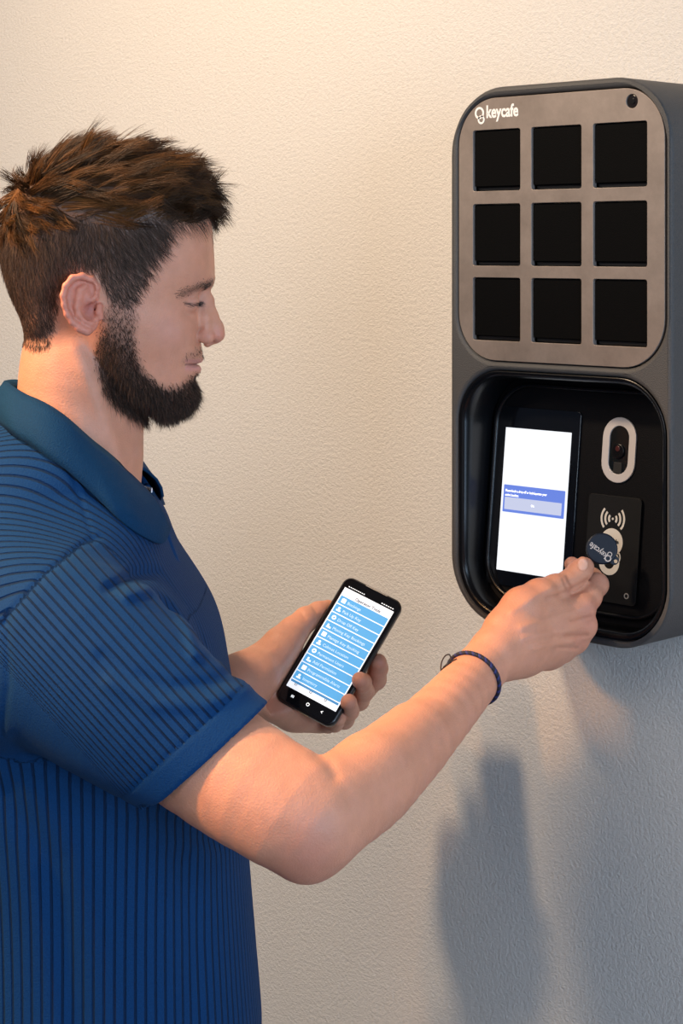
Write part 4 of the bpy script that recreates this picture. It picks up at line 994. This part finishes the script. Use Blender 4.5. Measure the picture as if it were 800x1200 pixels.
rowm = mat('lit_phone_blue', (.05, .15, .3), .25, emit=srgb(92, 172, 226), estr=.9)
texm = mat('lit_phone_text', (.5, .5, .5), .4, emit=srgb(172, 212, 242), estr=1.0); icm = mat('lit_phone_icon', (.6, .6, .6), .4, emit=(.95, .97, 1), estr=1.0)
ROWS = ['Bookings', 'Pick Up Key', 'Drop Off Key', 'Moving Key Bookings', 'Manage Key Booking', 'Cabinet Location', 'Permanent Users', 'Add Permission', 'Programmable Alerts', 'Inventory']
for i, s in enumerate(ROWS):
    t_, b_ = r1-pit*i, r1-pit*(i+1); mg = pit*.055
    rw = [rrect(dx0+.0012, dx1-.0012, b_+mg, t_-mg, .0003, 2)]
    flat_curve('menu_row', rw, .0003, 0, rowm, bz, T(Zs+.0004))
    text_mesh('menu_text', s, pit*.44, texm, bz, T(Zs+.00045) @ Matrix.Translation((dx0+.0105, b_+pit*.32, 0)), depth=.00002, xs=1.0)
    ic, iy = dx0+.0062, (t_+b_)/2; kind = i % 4; rr0 = pit*.24
    lp = [[rrect(ic-rr0, ic+rr0, iy-rr0, iy+rr0, rr0*.3, 3)], [ring_loop(ic, iy+rr0*.4, rr0*.6, 12), rrect(ic-rr0, ic+rr0, iy-rr0, iy-rr0*.3, rr0*.2, 2)],
          [ring_loop(ic, iy, rr0, 14), ring_loop(ic, iy, rr0*.45, 10)], [ring_loop(ic-rr0*.5, iy+rr0*.3, rr0*.45, 10), rrect(ic-rr0*1.1, ic+rr0*1.1, iy-rr0, iy-rr0*.25, rr0*.3, 2)]][kind]
    flat_curve('menu_icon', lp, .0002, 0, icm, bz, T(Zs+.0005))
flat_curve('menu_row', [rrect(dx0+.0012, dx1-.0012, r10-pit*.30, r10-pit*.06, .0002, 2)], .0003, 0, mat('lit_phone_blue_edge', (.05, .12, .25), .25, emit=srgb(70, 140, 190), estr=.9), bz, T(Zs+.0004))
greyt = mat('grey_screen_writing', (.06, .06, .08), .6, spec=.1)
text_mesh('title_text', 'Operator Tools', pit*.46, greyt, bz, T(Zs+.0005) @ Matrix.Translation(((dx0+dx1)/2+.002, dy1-pit*.80, 0)), 'CENTER', depth=.00002, bold=.00006)
for k in range(3):
    xk = dx0+(dx1-dx0)*(.14+.30*k); flat_curve('tab_icon', [ring_loop(xk, dy0+pit*.55, pit*.15, 10), ring_loop(xk, dy0+pit*.55, pit*.09, 10)], .0002, 0, greyt, bz, T(Zs+.0003))
nb = (-hh+dy0)/2+.0006
for k, xk in enumerate((-.42, 0.02, .42)):
    xx = xk*hw*1.25; lp = [[rrect(xx-.0013, xx-.0007, nb-.0012, nb+.0012, .0001, 2), rrect(xx-.0002, xx+.0004, nb-.0012, nb+.0012, .0001, 2), rrect(xx+.0009, xx+.0015, nb-.0012, nb+.0012, .0001, 2)], [ring_loop(xx, nb, .0017, 16), ring_loop(xx, nb, .0011, 16)], [[(xx-.0014, nb), (xx+.0008, nb+.0015), (xx+.0008, nb+.0007), (xx-.0004, nb), (xx+.0008, nb-.0007), (xx+.0008, nb-.0015)]]][k]
    flat_curve('navigation_icon', lp, .0002, 0, icm, bz, T(Zs+.0003))
sb = dy1+.0020
marks = [rrect(dx0+.003+.0021*k, dx0+.0041+.0021*k, sb-.0003, sb+.0006, .0002, 2) for k in range(9)]+[rrect(dx1-.015+.0024*k, dx1-.0137+.0024*k, sb-.0003, sb+.0006, .0002, 2) for k in range(6)]
flat_curve('status_icons', marks, .0002, 0, icm, bz, T(Zs+.0003))
flat_curve('earpiece', [rrect(-.010, .014, hh-.0007, hh-.0002, .0002, 2)], .0004, 0, mat('pale_grille', (.6, .55, .48), .4), phone, T(PHT/2+.0006))
flat_curve('charging_port', [rrect(-.006, .006, -.0012, .0012, .001, 3)], .0004, 0, mat('brass_port', (.5, .38, .16), .3, metal=.8), phone, Matrix.Translation((0, -hh-.0013, 0)) @ Matrix.Rotation(math.pi/2, 4, 'X') @ T(0))
# ================================================================== key fob in the right hand
fz = 1.648; fc = Vector(PW(705, 643, fz)); nfw = (CAM-fc).normalized(); nfw = (nfw+Vector((0.12, -.05, .10))).normalized()
fx_ = Vector((0, 0, 1)).cross(nfw).normalized(); fy_ = nfw.cross(fx_)
fob = empty('key_fob', fc, 'round dark blue key fob pinched between finger and thumb', 'key fob', Matrix((fx_, fy_, nfw)).transposed().to_4x4())
FR = 18.3*fz/F
disc = flat_curve('fob_disc', [ring_loop(0, 0, FR, 40)], .0046, .0014, mat('dark_blue_fob_plastic', (.008, .012, .022), .42, spec=.3), fob, T(.0023), 3)
fob_pr = mat('tan_fob_print', (.50, .44, .40), .5)
RT_ = Matrix.Rotation(math.radians(-36), 4, 'Z')
text_mesh('fob_word', 'keycafe', .0076, fob_pr, fob, T(.0025) @ Matrix.Translation((.0052, -.0052, 0)) @ Matrix.Rotation(math.radians(180-37), 4, 'Z') @ Matrix.Scale(1, 4), depth=.00003, bold=.0001, xs=.8)
c_ = 1.0
flat_curve('fob_ring_mark', [ring_loop(.0050, -.0085, .0030, 18), ring_loop(.0050, -.0085, .0019, 18)], .0002, 0, fob_pr, fob, T(.0025))
flat_curve('fob_ring_mark', [ring_loop(.0066, -.0050, .0022, 18), ring_loop(.0066, -.0050, .0015, 18)], .0002, 0, fob_pr, fob, T(.0025))
flat_curve('fob_tab', [ring_loop(.0105, -.0098, .0042, 20), ring_loop(.0118, -.0108, .0017, 14)], .0024, .0004, mat('dark_blue_fob_edge', (.014, .020, .032), .32), fob, T(.0005))
# ================================================================== bracelet on the right wrist
bc = P(553, 795, 1.505+.003); axis = P(582, 761, 1.54)-P(520, 832, 1.46); axis /= np.linalg.norm(axis)
side = np.cross(axis, [0, 0, 1.]); side /= np.linalg.norm(side); oth = np.cross(axis, side)
br = empty('bracelet', Vector(towld(bc)), 'braided dark blue cord bracelet on the right wrist', 'bracelet')
th = np.linspace(0, 2*math.pi, 161)[:-1]
def ring_pt(a, r): return bc+side*math.cos(a)*r+oth*math.sin(a)*r
def fit(a):                                  # lie the cord on the arm
    rr = np.linspace(.012, .04, 180); pts = np.stack([ring_pt(a, x) for x in rr]); v = arm_sdf(pts); i = np.nonzero(v > .0012)[0]; return rr[i[0]]
rad_ = np.array([fit(a) for a in th])
rad_ = (np.roll(rad_, 1)+rad_+np.roll(rad_, -1))/3
for ph0, cc_ in ((0, (.008, .010, .035)), (2.09, (.006, .006, .012)), (4.19, (.02, .03, .16))):
    pts = []
    for a, r0 in zip(th, rad_):
        w_ = 26*a+ph0; pts.append(ring_pt(a, r0+.0006*math.cos(w_))+axis*.0011*math.sin(w_))
    tube('cord', towld(np.array(pts)), .00115, mat('braided_cord', cc_, .6), br, 6, True)
lp = [P(535, 772, 1.497), P(527, 776, 1.497), P(519, 783, 1.497), P(516.5, 786, 1.498), P(517, 777, 1.50), P(521, 769, 1.50), P(526, 767, 1.50), P(528, 771, 1.499), P(527, 776, 1.497)]
tube('slide_loop', towld(catmull(lp, 6)), .00055, mat('thin_brown_cord', (.03, .018, .012), .6), br, 6)
tube('knot', towld(np.array([P(528, 775, 1.497), P(524, 779, 1.497), P(520, 783, 1.497)])), .0013, mat('knot_cord', (.008, .008, .012), .6), br, 8)
print('script', round(time.time()-T0, 1))
